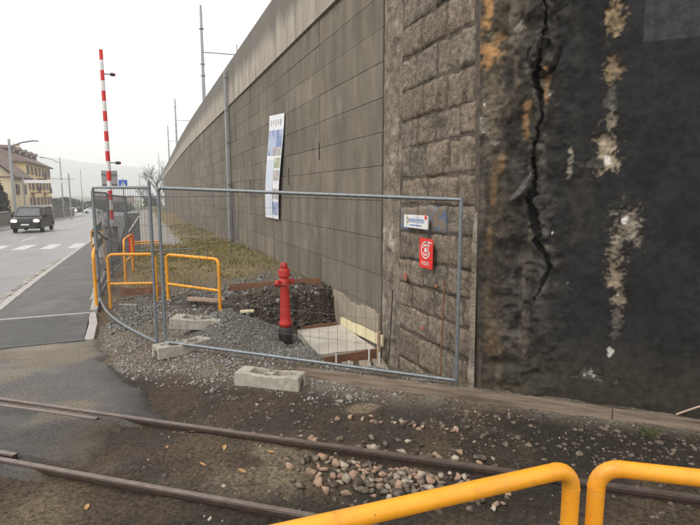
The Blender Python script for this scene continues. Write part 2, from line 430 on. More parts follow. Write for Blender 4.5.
# ---- asphalt of the crossing: a sheet laid along the track with a crumbling edge
def asphalt_sheet():
    nn = np.sort(np.concatenate([np.arange(2.75, 2.84, .03), np.arange(2.93, 3.70, .035), [3.705, 3.71, 3.77, 3.775], np.arange(3.845, 9.4, .045), [2.935, 2.94, 3.0, 3.005]]))
    tt = np.arange(-9.0, -1.9, .05); tt = np.concatenate([tt, [-1.9]]); tt = np.concatenate([tt, np.arange(-1.86, 1.2, .05)])
    T, Nn = np.meshgrid(tt, nn, indexing='ij')
    X = T * RD[0] + Nn * RN[0]; Y = T * RD[1] + Nn * RN[1]
    # right-hand edge of the asphalt, as X for each n
    edge = np.interp(Nn, [2.7, 2.9, 3.3, 3.75, 3.9, 4.3, 4.6, 5.0, 5.6, 6.4], [-.95, -.85, -.62, -.33, -.08, -.10, -.32, -.55, -.72, -.80])
    out = X - edge + .28 * (fbm(X * 4, Y * 4, 91) - .5)
    top = np.maximum(Y - 8.03, (X + 2.40 < 0) * 0)
    z = .004 - .16 * sstep(.0, .34, out + .10 * (fbm(X * 12, Y * 12, 93) - .5)) - .12 * sstep(-.0, .10, Y - 8.05) + .010 * (fbm(X * 2, Y * 2, 95) - .5) + .012 * (fbm(X * 9, Y * 9, 96) - .5) * sstep(-.6, 0, out)
    z = np.where((Nn > 3.706) & (Nn < 3.774), z - .05, z); z = np.where((Nn > 2.936) & (Nn < 3.004), z - .05, z)
    z = np.where(Nn < 2.80, z - .06, z)
    Cc = np.zeros(X.shape + (3,)); Cc[:] = (.120, .110, .104)
    a, b, c = fbm(X * 1.3, Y * 1.3, 101), fbm(X * 4, Y * 4, 103), fbm(X * .8 + .6 * Y, Y * 2.4, 107)
    Cc = blend(Cc, sstep(.40, .62, c), (.070, .067, .066))
    Cc = blend(Cc, sstep(.50, .70, a) * .6, (.21, .175, .12))
    Cc = blend(Cc, sstep(7.0, 7.9, Y) * .65 * sstep(.3, .6, b), (.215, .18, .13))
    Cc = blend(Cc, sstep(-.45, .05, out) * (Nn > 3.84) * (Y < 6.6) * .9, (.042, .040, .038))
    Cc = blend(Cc, (Nn < 3.7) * (.6 + .4 * b), (.060, .057, .053))
    Cc = blend(Cc, (Nn < 3.7) * sstep(.56, .7, a) * .6, (.17, .145, .11))
    Cc = blend(Cc, sstep(-.30, .12, out + .5 * (b - .5)) * (.35 + .65 * (Nn < 3.75)), (.078, .060, .043))
    al = np.clip(.86 - .42 * sstep(.42, .58, c), .36, 1)
    F = gridfaces(len(tt), len(nn)); keep = ((out < .34) & (Y < 8.2) & (X > -2.6)).ravel()
    F = F[keep[F].all(1)]
    return np_mesh('crossing_asphalt', np.stack([X, Y, z], -1).reshape(-1, 3), F, M_asph, True, np.concatenate([Cc, al[..., None]], -1).reshape(-1, 4))
tag(link('crossing_pavement', asphalt_sheet()), kind='structure')

# ---- road, footpath, kerbs
def strip(name, xa, xb, ys_, m, lift=0.0, zf=drop, thick=.05, parent=None):
    b = MB(); vs = []
    for y in ys_:
        x0 = xa(y) if callable(xa) else xa; x1 = xb(y) if callable(xb) else xb
        z = float(zf(y)) + lift
        vs += [(x0, y, z), (x1, y, z), (x1, y, z - thick), (x0, y, z - thick)]
    fs = []
    for i in range(len(ys_) - 1):
        o = i * 4
        for k in range(4): fs.append((o + k, o + (k + 1) % 4, o + 4 + (k + 1) % 4, o + 4 + k))
    fs += [(0, 1, 2, 3), tuple(len(vs) - 4 + k for k in (3, 2, 1, 0))]
    b.add(vs, fs); return b.build(name, m, parent)
yr = [-6, 0, 5, 8, 10, 12, 14, 16, 19, 23, 28, 35, 45, 60, 80, 100]
def pathleft(y): return float(np.interp(y, [0, 30, 40, 60, 100], [-2.44, -2.46, -2.75, -3.6, -5.5]))
def pathright(y): return float(np.interp(y, [0, 8, 12, 16, 25, 60, 100], [-.80, -.80, -.95, -1.0, -.9, -1.6, -3.0]))
tag(strip('road', -10.2, lambda y: pathleft(y) - .14, yr, M_road, -.10), kind='structure')
tag(strip('far_road', -34, -1.0, [100.0, 110, 130, 150, 172], M_road, -.09), kind='structure')
fp = tag(strip('footpath', lambda y: pathleft(y), lambda y: pathright(y) - .06, [9.98, 12, 14, 16, 19, 23, 28, 35, 45, 60, 80, 100], M_path, .004), kind='structure')
tag(strip('footpath', lambda y: pathleft(y), lambda y: pathright(y) - .06, [8.06, 9.0, 9.90], M_path2, .006), kind='structure')
strip('joint_strip', lambda y: pathleft(y), lambda y: pathright(y) - .06, [9.90, 9.98], M_kerb, .012, parent=fp)
b = MB(); b.add([(-2.44, 7.98, .0), (-.83, 8.0, .0), (-.83, 8.06, .0), (-2.44, 8.06, .0), (-2.44, 7.98, .014), (-.83, 8.0, .014), (-.83, 8.06, .014), (-2.44, 8.06, .014)], [(3, 2, 1, 0), (4, 5, 6, 7), (0, 1, 5, 4), (1, 2, 6, 5), (2, 3, 7, 6), (3, 0, 4, 7)])
b.build('edge_strip', M_dark, fp)
tag(strip('pavement', -12.2, -10.35, yr, M_path, .0), kind='structure')
tag(strip('side_lane', -.15, lambda y: 1.5 + (y - 21) * .012, [21.2, 24, 28, 35, 45, 60, 80, 110], M_lane, .03, zf=lambda y: float(terrain(.6, y, False)), thick=.3), kind='structure')
kl = tag(empty('kerb'), kind='structure')
y = 6.2
while y < 60:
    x0 = pathleft(y) - .07
    MB().box((0, 0, 0), (.14, .985, .22), rz=-math.atan((pathleft(y + 1) - pathleft(y)))).build('kerb_stone', M_kerb, kl, .008, (x0 + (pathleft(y + 1) - pathleft(y)) / 2, y + .5, float(drop(y + .5)) - .095)); y += 1.0
kf = tag(empty('kerb'), kind='structure')
for i in range(50):
    MB().box((0, 0, 0), (.14, 1.985, .22)).build('kerb_stone', M_kerb, kf, 0, (-10.275, 9 + 2 * i, float(drop(9 + 2 * i)) - .08))
kr = tag(empty('kerb'), kind='structure')
for (x, y, l, a, z) in ((-.80, 8.52, .98, .02, -.03), (-.86, 9.55, .92, .10, -.055), (-.90, 10.62, .98, .03, -.03), (-.97, 11.62, .98, .0, -.02), (-1.0, 12.62, .98, 0, -.01), (-1.0, 13.62, .98, 0, -.02), (-1.0, 14.62, .98, 0, -.03)):
    MB().box((0, 0, 0), (.125, l, .2), rz=a).build('kerb_stone', M_kerb, kr, .01, (x, y, z - .055))
road_o = bpy.data.objects['road']
setts = [MB().box((0, 0, 0), (.11, .10, .08)).mesh('gutter_sett', m) for m in (M_kerb, M_fleck, M_gravel)]
y = 6.4
while y < 21:
    for k in range(2):
        if random.random() < .8:
            o = link('gutter_sett', random.choice(setts), road_o); o.location = (pathleft(y) - .24 - k * .13, y + random.uniform(-.02, .02), float(drop(y)) - .128 + random.uniform(0, .012)); o.rotation_euler = (0, 0, random.uniform(-.15, .15))
    y += .135
# zebra crossing and lines
for i in range(6):
    x = -2.95 - 1.10 * i
    strip('crossing_stripe', x - .27, x + .27, [26.2, 27.8, 29.4], M_paint, -.095, parent=road_o, thick=.003)
for i in range(9):
    strip('lane_line', -6.3, -6.15, [33 + i * 7, 36.5 + i * 7], M_paint, -.095, parent=road_o, thick=.003)

# ------------------------------------------------------------------ retaining wall of concrete panels
WALL_END = 128.0
rw = empty('retaining_wall', (3.32, 6.85, 0), 0, 'tall grey board-marked concrete retaining wall running along the road', 'wall')
rw_o = Vector((3.32, 6.85, 0))
def wpt(y, off, z): return Vector((float(wallx(y)) - off, y, z)) - rw_o
ysw = [6.30, 8, 12, 18, 24, 30] + list(np.arange(33, 128, 4)) + [128]
b = MB(); vs = []
for y in ysw: vs += [wpt(y, -.03, -1.6 if y < 14 else -5), wpt(y, -.03, 6.75), wpt(y, -.38, 6.75), wpt(y, -.38, -1.6 if y < 14 else -5)]
fs = []
for i in range(len(ysw) - 1):
    for k in range(4): fs.append((i * 4 + k, i * 4 + (k + 1) % 4, i * 4 + 4 + (k + 1) % 4, i * 4 + 4 + k))
fs += [(0, 1, 2, 3), tuple(len(vs) - 4 + k for k in (3, 2, 1, 0))]
b.add(vs, fs); b.build('wall_core', M_core, rw)
joints = [6.87, 9.68, 12.21] + [13.6 + 1.36 * k for k in range(23)]
courses = [-.9, .34, .86, 1.43, 1.99, 2.50, 2.98, 3.47, 3.97, 4.44, 4.90, 5.36]
far_b = MB()
yy = joints[-1]
while yy < WALL_END - 2.7: joints.append(yy + 1.36); yy += 1.36
for i in range(len(joints) - 1):
    ya, yb = joints[i] + (.012 if i < 2 else .004), joints[i + 1] - .002
    for j in range(len(courses) - 1):
        za, zb = courses[j] + .0025, courses[j + 1] - .0025
        if ya > 20 and j == 0: za = -3.0
        pr_ = random.uniform(0, .010)
        tgt = MB() if joints[i] < 43.0 else far_b
        mid = wpt((ya + yb) / 2, 0, (za + zb) / 2)
        vs = []
        for (yq, zq) in ((ya, za), (yb, za), (yb, zb), (ya, zb)):
            for (off, e) in ((-.028, 0), (pr_, 0.002)):
                p = wpt(yq, off, zq) - (mid if tgt is not far_b else Vector((0, 0, 0)))
                if e:
                    p.y += e if yq == ya else -e; p.z += e if zq == za else -e
                vs.append(p)
        fs = [(1, 3, 5, 7), (0, 2, 3, 1), (2, 4, 5, 3), (4, 6, 7, 5), (6, 0, 1, 7)]
        tgt.add(vs, fs)
        if tgt is not far_b: tgt.build('concrete_panel', M_panel, rw, loc=mid)
tag(far_b.build('far_concrete_panels', M_panel, rw), kind='stuff')
# parapet, one cast length after another, each a touch proud of the panels
pj_ = [6.2, 9.6, 13.3, 16.6, 19.9, 23.4, 27.0, 30.6, 34.4] + list(np.arange(38.4, 128, 4.2))
for i in range(len(pj_) - 1):
    ya, yb = pj_[i] + .008, pj_[i + 1] - .008
    mid = wpt((ya + yb) / 2, 0, 6.1)
    b = MB(); vs = []
    for y in (ya, yb):
        for (off, z) in ((.055, 5.375), (.055, 6.84), (.04, 6.86), (-.26, 6.86), (-.26, 5.375)):
            vs.append(wpt(y, off, z) - mid)
    b.add(vs, [(0, 5, 6, 1), (1, 6, 7, 2), (2, 7, 8, 3), (3, 8, 9, 4), (4, 9, 5, 0), (0, 1, 2, 3, 4), (9, 8, 7, 6, 5)])
    b.build('parapet_length', M_parapet, rw, loc=mid)
# raw paler concrete bared by the digging
b = MB(); vs = []; ysf = np.linspace(6.92, 8.95, 22)
tops = [.22 + .03 * math.sin(k * .45) + .06 * float(vnoise(k * .9, 0, 4)) for k in range(22)]
for k, y in enumerate(ysf): vs += [wpt(y, .018, -.7), wpt(y, .018, tops[k]), wpt(y, .002, tops[k] + .015)]
b.add(vs, [q for k in range(21) for q in ((3 * k, 3 * k + 3, 3 * k + 4, 3 * k + 1), (3 * k + 1, 3 * k + 4, 3 * k + 5, 3 * k + 2))]); b.build('footing', M_footing, rw)
# weep slots and rods on the wall face
for (y, z0, z1) in ((9.72, 2.75, 3.08), (12.0, 2.3, 2.7), (16.6, 1.4, 2.5)):
    MB().box((0, 0, 0), (.014, .028, z1 - z0)).build('joint_cover', M_rail, rw, loc=wpt(y, .012, (z0 + z1) / 2))

# embankment behind the wall, carries the railway masts
b = MB(); vs = []
for y in ysw: vs += [(float(wallx(y)) + .40, y, 6.1), (float(wallx(y)) + 14, y, 6.1), (float(wallx(y)) + 22, y, -5), (float(wallx(y)) + .40, y, -5)]
b.add(vs, fs_e := [q for i in range(len(ysw) - 1) for q in [(i * 4 + k, i * 4 + (k + 1) % 4, i * 4 + 4 + (k + 1) % 4, i * 4 + 4 + k) for k in range(4)]] + [(0, 1, 2, 3)])
tag(b.build('embankment', M_gravelb), kind='structure')

# ------------------------------------------------------------------ stone masonry end of the wall
ms = empty('stone_wall', (3.32, 5.4, 0), 0, 'rough brown stone masonry wall end between concrete wall and black plastered wall', 'wall')
ms_o = Vector((3.32, 5.4, 0))
def yend(z): return 4.47 + .055 * max(z, 0)
b = MB()
b.add([Vector(p) - ms_o for p in ((3.328, 4.36, -1), (3.328, 6.4, -1), (3.328, 6.4, 6.9), (3.328, 4.75, 6.9), (3.9, 4.36, -1), (3.9, 6.4, -1), (3.9, 6.4, 6.9), (3.9, 4.75, 6.9))], [(0, 1, 2, 3), (7, 6, 5, 4), (0, 4, 5, 1), (1, 5, 6, 2), (2, 6, 7, 3), (3, 7, 4, 0)])
b.build('mortar_bed', M_mortar, ms)
def stone(y0, y1, z0, z1, m, seed, tilt=0.0, bulge=.05):
    nu, nv = 13, 10
    u, v = np.meshgrid(np.linspace(0, 1, nu), np.linspace(0, 1, nv), indexing='ij')
    Y = y0 + (y1 - y0) * u; Z = z0 + (z1 - z0) * v + tilt * (Y - 5.4)
    ew = 1.0 - np.maximum(np.abs(2 * u - 1) ** 14, np.abs(2 * v - 1) ** 14)
    jx = (fbm(Y * 6 + seed, Z * 6, seed) - .5) * .06
    jz = (fbm(Y * 6 + 40, Z * 6 + seed, seed + 3) - .5) * .06
    dsp = (bulge * (.2 + .8 * fbm(Y * 4, Z * 4 + seed, seed + 7, 3)) + .045 * (fbm(Y * 15, Z * 15, seed + 9, 3) - .5)) * (.3 + .7 * ew) + .008
    X = np.full_like(Y, 3.345) - dsp
    V = np.stack([X, Y + jx, Z + jz], -1).reshape(-1, 3)
    mid = V.mean(0); F = [tuple(q) for q in gridfaces(nu, nv)]
    b = MB(); 
    ring = [i * nv for i in range(nu)] + [(nu - 1) * nv + j for j in range(1, nv)] + [i * nv + nv - 1 for i in range(nu - 2, -1, -1)] + [j for j in range(nv - 2, 0, -1)]
    V2 = [V[i] + np.array([.05, 0, 0]) for i in ring]
    vs = [Vector(p - mid) for p in V] + [Vector(p - mid) for p in V2]
    k = len(V); L_ = len(ring)
    F += [(ring[i], ring[(i + 1) % L_], k + (i + 1) % L_, k + i) for i in range(L_)]
    b.add(vs, F, True)
    o = b.build('stone', m, ms, loc=Vector(mid) - ms_o)
    return o
z = -.55; row = 0
while z < 6.7:
    h = random.uniform(.32, .43)
    ya, yb = yend(z) + .015, 6.30
    cuts = [ya]; y = ya + (random.uniform(.22, .34) if row % 2 else random.uniform(.48, .62))
    while y < yb - .25:
        cuts.append(y); y += random.uniform(.42, .68)
    cuts.append(yb)
    for a, c in zip(cuts[:-1], cuts[1:]):
        m = random.choice((M_stone, M_stone, M_stone2))
        if 1.55 < z + h / 2 < 1.98 and (a + c) / 2 > 5.02: m = M_spray
        stone(a + .008, c - .008, z + .009, z + h - .009, m, int(row * 13 + a * 10), tilt=random.uniform(-.03, .03) - .012, bulge=random.uniform(.03, .07))
    z += h; row += 1
# the ragged pale strip of mortar where masonry and concrete meet
nu, nv = 22, 320
u, v = np.meshgrid(np.linspace(0, 1, nu), np.linspace(0, 1, nv), indexing='ij')
Z = -.7 + 7.5 * v; wob = .10 * (fbm(Z * 1.3, 0 * Z, 5) - .5)
Y = 6.28 + .57 * u + 1.8 * wob * (1 - u)
dsp = (.0 + .05 * fbm(Y * 5, Z * 3, 15, 4) + .10 * (fbm(Y * 9, Z * 9, 25, 4) - .42) * (fbm(Z * 1.1, 0 * Z, 35) > .3)) * np.sin(np.pi * np.clip(u, .02, .98)) ** .5 + .002
V = np.stack([3.335 - dsp, Y, Z], -1).reshape(-1, 3) - np.array(ms_o)
link('mortar_strip', np_mesh('mortar_strip', V, gridfaces(nu, nv), M_strip), ms)
# ragged pale mortar down the corner
nu, nv = 6, 120
u, v = np.meshgrid(np.linspace(0, 1, nu), np.linspace(0, 1, nv), indexing='ij')
Z = -.3 + 2.2 * v; Y = 4.44 + .02 * Z + (.07 + .13 * fbm(Z * 6, 0 * Z, 8)) * u * (1.15 - v)
V = np.stack([3.275 - .045 * np.sin(np.pi * u) * (.4 + fbm(Y * 9, Z * 9, 2)), Y, Z], -1).reshape(-1, 3) - np.array(ms_o)
link('corner_mortar', np_mesh('corner_mortar', V, gridfaces(nu, nv), M_strip), ms)
M_mark = mat('faded_red_paint', (.52, .11, .05), (.30, .13, .08), 18, .9)
for (y, z, rx_, rz_) in ((6.02, .98, .034, .06), (5.25, .98, .03, .018), (5.55, .38, .036, .022)):
    k = 14; poly = [(math.cos(2 * math.pi * q / k) * rx_ * random.uniform(.6, 1.25), math.sin(2 * math.pi * q / k) * rz_ * random.uniform(.6, 1.25)) for q in range(k)]
    MB().prism(poly, Vector((3.272, y, z)) - ms_o, (0, 1, 0), (0, 0, 1), (-1, 0, 0), .012).build('red_paint_mark', M_mark, ms)

# ------------------------------------------------------------------ black plastered wall along the track
WD = np.array([.7236, -.6902]); WN = np.array([-.6902, -.7236]); WC = np.array([3.33, 4.46])
def plaster_wall():
    ss = np.concatenate([np.arange(-.14, 2.5, .012), np.arange(2.5, 9.0, .15)])
    zz = np.concatenate([[-.8, -.4], np.arange(-.2, 4.3, .012), np.arange(4.35, 6.9, .15)])
    S, Z = np.meshgrid(ss, zz, indexing='ij')
    S = np.maximum(S, -.022 * np.clip(Z, 0, 9))
    f1 = fbm(S * 1.2, Z * 1.2, 201); f2 = fbm(S * 4, Z * 4, 211); f3 = fbm(S * 13, Z * 13, 221); f4 = fbm(S * 40, Z * 40, 231, 3)
    d = .035 * (f1 - .5) + .050 * (f2 - .5) * (1.2 - .9 * sstep(.6, 1.1, S)) + .022 * (f3 - .5) * (1.4 - 1.2 * sstep(.6, 1.2, S)) + .004 * (f4 - .5)
    col3 = np.zeros(S.shape + (3,)); col3[:] = (.0245, .0243, .0240)
    col3 = blend(col3, sstep(.4, .65, f2), (.019, .0186, .018))
    rough = np.full(S.shape, .72)
    leftz = 1 - sstep(.30, .75, S + .25 * (f2 - .5))
    col3 = blend(col3, leftz * (.35 + .5 * sstep(.4, .6, f2)), (.070, .058, .043))
    st = fbm(S * 9, Z * 1.1, 241); st2 = fbm(S * 6, Z * .8, 245)
    def blob(cs, cz, rs, rz, lo=.5, hi=1.0, sd=0, wob_=.9, fr=9):
        q = np.sqrt(((S - cs) / rs) ** 2 + ((Z - cz) / rz) ** 2) + wob_ * ((fbm(S * fr, Z * fr, 300 + sd) - .5) * 1.7 + (fbm(S * fr * 3.3, Z * fr * 3.3, 330 + sd, 3) - .5) * 1.3)
        return 1 - sstep(lo, hi, q)
    # brownish washed bands near the corner
    col3 = blend(col3, blob(.06, 2.95, .14, .75, .2, 1.1, 1) * .75, (.170, .140, .100))
    col3 = blend(col3, blob(.16, .95, .18, .8, .2, 1.1, 2) * .5, (.125, .092, .055))
    col3 = blend(col3, leftz * sstep(.56, .72, st) * .55, (.17, .145, .11))
    col3 = blend(col3, leftz * sstep(.55, .7, st2) * .6, (.022, .021, .020))
    for i, (cs, cz, rs, rz, k) in enumerate([(-.02, 3.9, .08, .25, .9), (.02, 3.47, .14, .13, .95), (.10, 3.62, .07, .06, .5), (.56, 3.13, .045, .17, .8), (.40, 2.85, .05, .22, .6), (.10, 2.15, .045, .3, .22), (.17, 2.4, .05, .12, .28), (.08, 1.6, .04, .2, .25), (.13, .55, .10, .25, .14), (.30, 3.2, .03, .15, .2)]):
        col3 = blend(col3, blob(cs, cz, rs, rz, .25, 1.1, 10 + i) * k, (.42, .235, .10))
    # tan patches where plaster has come away
    pit = np.zeros(S.shape)
    for i, (cs, cz, rs, rz, k, kk) in enumerate([(1.13, 3.72, .075, .13, .9, (.52, .37, .21)), (1.135, 3.27, .065, .11, .85, (.52, .36, .20)), (1.14, 3.0, .045, .25, .45, (.26, .23, .18)), (1.15, 2.74, .05, .12, .8, (.36, .30, .21)),
            (1.145, 2.46, .105, .19, 1, (.46, .37, .25)), (1.02, 2.38, .12, .05, .5, (.20, .175, .14)), (1.345, 1.79, .135, .18, 1, (.36, .30, .225)), (1.27, 1.62, .08, .10, .9, (.34, .28, .20)),
            (1.27, 1.36, .075, .20, 1, (.38, .30, .20)), (1.33, 1.06, .055, .17, .9, (.36, .285, .19)), (1.31, .85, .04, .12, .6, (.22, .19, .15)), (.813, 2.37, .03, .12, .9, (.50, .43, .33)), (1.09, .29, .10, .05, .8, (.38, .34, .26)), (1.345, .25, .03, .05, .7, (.50, .48, .42)), (-.02, 2.78, .06, .10, .9, (.40, .36, .27)), (.09, 2.62, .05, .03, .6, (.34, .31, .25)), (.28, 3.72, .04, .06, .8, (.40, .36, .27)), (.03, 3.66, .05, .03, .6, (.45, .37, .22))]):
        rs, rz = rs * 1.22, rz * 1.22
        mk = blob(cs, cz, rs, rz, .50, .92, 40 + i, .95, 13)
        v3 = np.array(kk)[None, None, :] * np.array([.93, .97, 1.04]) * (.06 + 1.15 * np.clip(fbm(S * 20, Z * 20, 450 + i, 4), 0, 1)[..., None])
        col3 = col3 * (1 - (mk * k)[..., None]) + v3 * (mk * k)[..., None]
        pit = np.maximum(pit, mk * k); rough = np.where(mk > .5, .95, rough)
        halo = blob(cs, cz, rs * 1.3, rz * 1.2, .55, 1.0, 40 + i, .8, 9) - mk
        d = d + .006 * np.clip(halo, 0, 1) * k
    d = d - pit * (.016 + .035 * (fbm(S * 18, Z * 18, 401, 4) - .40))
    # small white chips
    for (cs, cz, r_) in [(1.285, .53, .035), (1.14, 2.42, .035), (1.33, 1.84, .035), (.60, 3.06, .014), (-.02, 2.99, .010), (.69, 1.7, .010), (1.06, .27, .016), (1.12, .30, .02), (1.15, .26, .014), (.86, 1.2, .006), (1.31, 1.12, .014)]:
        q = np.hypot(S - cs, (Z - cz) / 1.5) / r_ + 1.1 * (f4 - .5) + .8 * (f3 - .5)
        col3 = blend(col3, 1 - sstep(.7, 1.0, q), (.66, .63, .58))
    # the long crack with lifted lips
    ck = np.array([(.50, 4.3), (.509, 3.94), (.53, 3.75), (.488, 3.53), (.467, 3.27), (.467, 3.14), (.502, 3.02), (.509, 2.86), (.509, 2.72), (.509, 2.62), (.481, 2.38), (.488, 2.3), (.474, 2.01), (.523, 1.84), (.53, 1.69), (.594, 1.53), (.651, 1.44), (.686, 1.34), (.608, 1.22), (.573, 1.08), (.509, .89), (.48, .6)])
    sc_ = np.interp(Z, ck[::-1, 1], ck[::-1, 0]) + .07 * (fbm(Z * 7, 0 * Z, 77) - .5) + .045 * (fbm(Z * 24, 0 * Z, 78) - .5)
    ww = np.interp(Z, [.95, 1.05, 1.2, 1.4, 1.7, 1.95, 2.08, 2.2, 2.4, 2.9, 3.2, 3.35, 3.6, 4.3], [.0, .002, .012, .016, .016, .020, .034, .012, .006, .006, .017, .006, .005, .004])
    ww = 1.35 * ww * (.25 + 1.7 * fbm(Z * 9, 0 * Z, 79))
    dist = S - sc_
    on = (1 - sstep(.8, 1.6, np.abs(dist) / (ww + .002))) * sstep(.85, 1.05, Z)
    wk = np.clip(.30 + 1.5 * (fbm(Z * 3.1, S * 0, 83) - .30) + .8 * np.exp(-((Z - 1.75) / .28) ** 2) + .7 * np.exp(-((Z - 3.12) / .14) ** 2), .22, 1)
    on = on * wk
    d = d - .085 * on
    lip = np.exp(-(dist / .10) ** 2) * np.where(dist < 0, 1.0, .25) * sstep(.8, 1.3, Z) * (.5 + fbm(S * 8, Z * 5, 88))
    rdg = 1 - 2 * np.abs(fbm(S * 5, Z * 4, 261) - .5)
    d = d + .11 * (rdg - .8) * np.exp(-((S - .42) / .34) ** 2) + .05 * (fbm(S * 7, Z * 7, 271, 4) - .5) * np.exp(-((S - .38) / .36) ** 2)
    col3 = blend(col3, np.exp(-((S - .45) / .3) ** 2) * sstep(.55, .72, fbm(S * 6, Z * 5, 281, 4)) * .6, (.095, .088, .078))
    d = d + .075 * lip * (1 - on)
    col3 = blend(col3, on, (.016, .016, .016))
    rl = np.exp(-((dist - .075) / .065) ** 2) * (.5 + 1.0 * fbm(S * 6, Z * 6, 87)) * sstep(1.1, 1.5, Z) * (1 - on)
    d = d - .035 * rl + .03 * rl * (f3 - .5); col3 = blend(col3, rl * .7 * sstep(.35, .6, f3), (.105, .095, .08))
    # grey loose shard and the curled flap higher up
    tri = sstep(0, .03, Z - (2.0 + .85 * (S - .30))) * sstep(0, .03, (2.06 + 1.45 * (S - .28)) - Z + .02 * (f3 - .5)) * (S < sc_ - .01) * (S > .28)
    d = d + .055 * tri; col3 = blend(col3, tri * .85, (.120, .113, .104))
    fq = np.hypot((S - .53) / .12, (Z - 3.43) / .17) + .7 * (f2 - .5) + .5 * (f3 - .5)
    fl = 1 - sstep(.85, 1.0, fq)
    d = d + .05 * fl * sstep(.2, .9, fq) + .015 * fl
    edge = np.exp(-((fq - .95) / .08) ** 2) * (Z < 3.46)
    col3 = blend(col3, edge * .45, (.062, .058, .052)); col3 = blend(col3, np.exp(-((fq - 1.12) / .06) ** 2) * (Z < 3.5) * .7, (.018, .018, .018)); d = d - .03 * np.exp(-((fq - 1.12) / .07) ** 2) * (Z < 3.5)
    low = np.exp(-((S - .60 + .03 * np.sin(Z * 9)) / .045) ** 2) * sstep(.75, 1.0, Z) * (1 - sstep(1.35, 1.5, Z))
    col3 = blend(col3, low * .55, (.125, .122, .117)); d = d + .012 * low
    # lighter rectangle high on the right, damp greenish foot
    rc = sstep(1.36, 1.37, S + .004 * (f4 - .5)) * sstep(3.46, 3.475, Z + .02 * (f3 - .5))
    col3 = blend(col3, rc * .9, (.050, .050, .051)); d = d - .006 * rc
    col3 = blend(col3, (1 - sstep(.12, .75, Z + .3 * (f2 - .5))) * .55, (.060, .052, .036))
    col3 = blend(col3, blob(.95, 2.0, .16, .5, .2, 1.1, 71) * .4, (.055, .05, .04))
    rough = np.clip(rough + .3 * (f3 - .5), .42, 1)
    X = WC[0] + S * WD[0] + WN[0] * (d + .02); Y = WC[1] + S * WD[1] + WN[1] * (d + .02)
    return S, Z, X, Y, col3, rough, len(ss), len(zz)
S, Z, PX, PY, pc, prg, na, nb_ = plaster_wall()
pw = empty('plastered_wall', (3.33, 4.46, 0), 0, 'black sooty plastered wall beside the track with a long crack and bare tan patches', 'wall')
pwo = np.array([3.33, 4.46, 0])
link('plaster', np_mesh('plaster', np.stack([PX, PY, Z], -1).reshape(-1, 3) - pwo, gridfaces(na, nb_), M_plaster, True, np.concatenate([pc, prg[..., None]], -1).reshape(-1, 4)), pw)
# wall body behind the plaster, with the thickness of the plaster at the corner
b = MB()
def q_(s, z, t): return Vector((WC[0] + s * WD[0] + WN[0] * t, WC[1] + s * WD[1] + WN[1] * t, z)) - Vector(pwo)
b.add([q_(.16, -1, -.2), q_(9, -1, -.2), q_(9, 6.85, -.2), q_(.16, 6.85, -.2), q_(.5, -1, -.5), q_(9, -1, -.5), q_(9, 6.85, -.5), q_(.5, 6.85, -.5)], [(0, 1, 2, 3), (7, 6, 5, 4), (0, 4, 5, 1), (1, 5, 6, 2), (2, 6, 7, 3), (3, 7, 4, 0)])
b.build('wall_body', M_mortar, pw)
b = MB(); vs = []
for k in range(nb_):
    vs += [Vector((PX[0, k], PY[0, k], Z[0, k])) - Vector(pwo), Vector((PX[0, k] + .07, PY[0, k] + .03, Z[0, k])) - Vector(pwo)]
b.add(vs, [(2 * k, 2 * k + 1, 2 * k + 3, 2 * k + 2) for k in range(nb_ - 1)]); b.build('plaster_edge', M_mortar, pw)

# ------------------------------------------------------------------ rails
def tn(t, n, z): return Vector((t * RD[0] + n * RN[0], t * RD[1] + n * RN[1], z))
def make_rail(n, t0, t1, label, top=.018, group='rails of the track', h=.11):
    o0 = tn(t0, n, 0)
    e = empty('rail', o0, 0, label, 'rail', group)
    prof = [(-.05, -h), (.05, -h), (.05, -h + .012), (.011, -h + .028), (.011, -.042), (.030, -.030), (.030, -.004), (.024, 0), (-.024, 0), (-.030, -.004), (-.030, -.030), (-.011, -.042), (-.011, -h + .028), (-.05, -h + .012)]
    k = len(prof); vs = []; tt = np.linspace(t0, t1, 24)
    for i, t in enumerate(tt):
        sag = .006 * math.sin(i * 1.3) * (1 if 1 < i < 22 else 0)
        for (a, z) in prof: vs.append(tn(t, n + a, top + z - .002 + sag * .3) - o0)
    b = MB(); b.add(vs, [(i * k + j, i * k + (j + 1) % k, (i + 1) * k + (j + 1) % k, (i + 1) * k + j) for i in range(len(tt) - 1) for j in range(k)] + [tuple(range(k)), tuple(range(len(vs) - k, len(vs)))])
    b.build('rail_body', M_rail, e)
    vs = []
    for i, t in enumerate(tt):
        sag = .006 * math.sin(i * 1.3) * (1 if 1 < i < 22 else 0)
        for a, z in ((-.022, -.001), (-.022, .001), (.022, .001), (.022, -.001)): vs.append(tn(t, n + a, top + z + sag * .3) - o0)
    b = MB(); b.add(vs, [(i * 4 + j, i * 4 + (j + 1) % 4, i * 4 + 4 + (j + 1) % 4, i * 4 + 4 + j) for i in range(len(tt) - 1) for j in range(4)]); b.build('running_face', M_railtop, e)
    return e
make_rail(N1, -9, 8, 'rusty steel rail nearer the fence and plank, running across the site')
make_rail(N2, -9, 8, 'rusty steel rail nearer the camera, passing under the yellow handrail')
make_rail(N1 - .10, -9, -3.52, 'short inner check rail in the asphalt, beside the rail nearer the fence', .010)
make_rail(N2 + .10, -9, -3.66, 'short inner check rail stub beside the rail nearer the camera', .008)

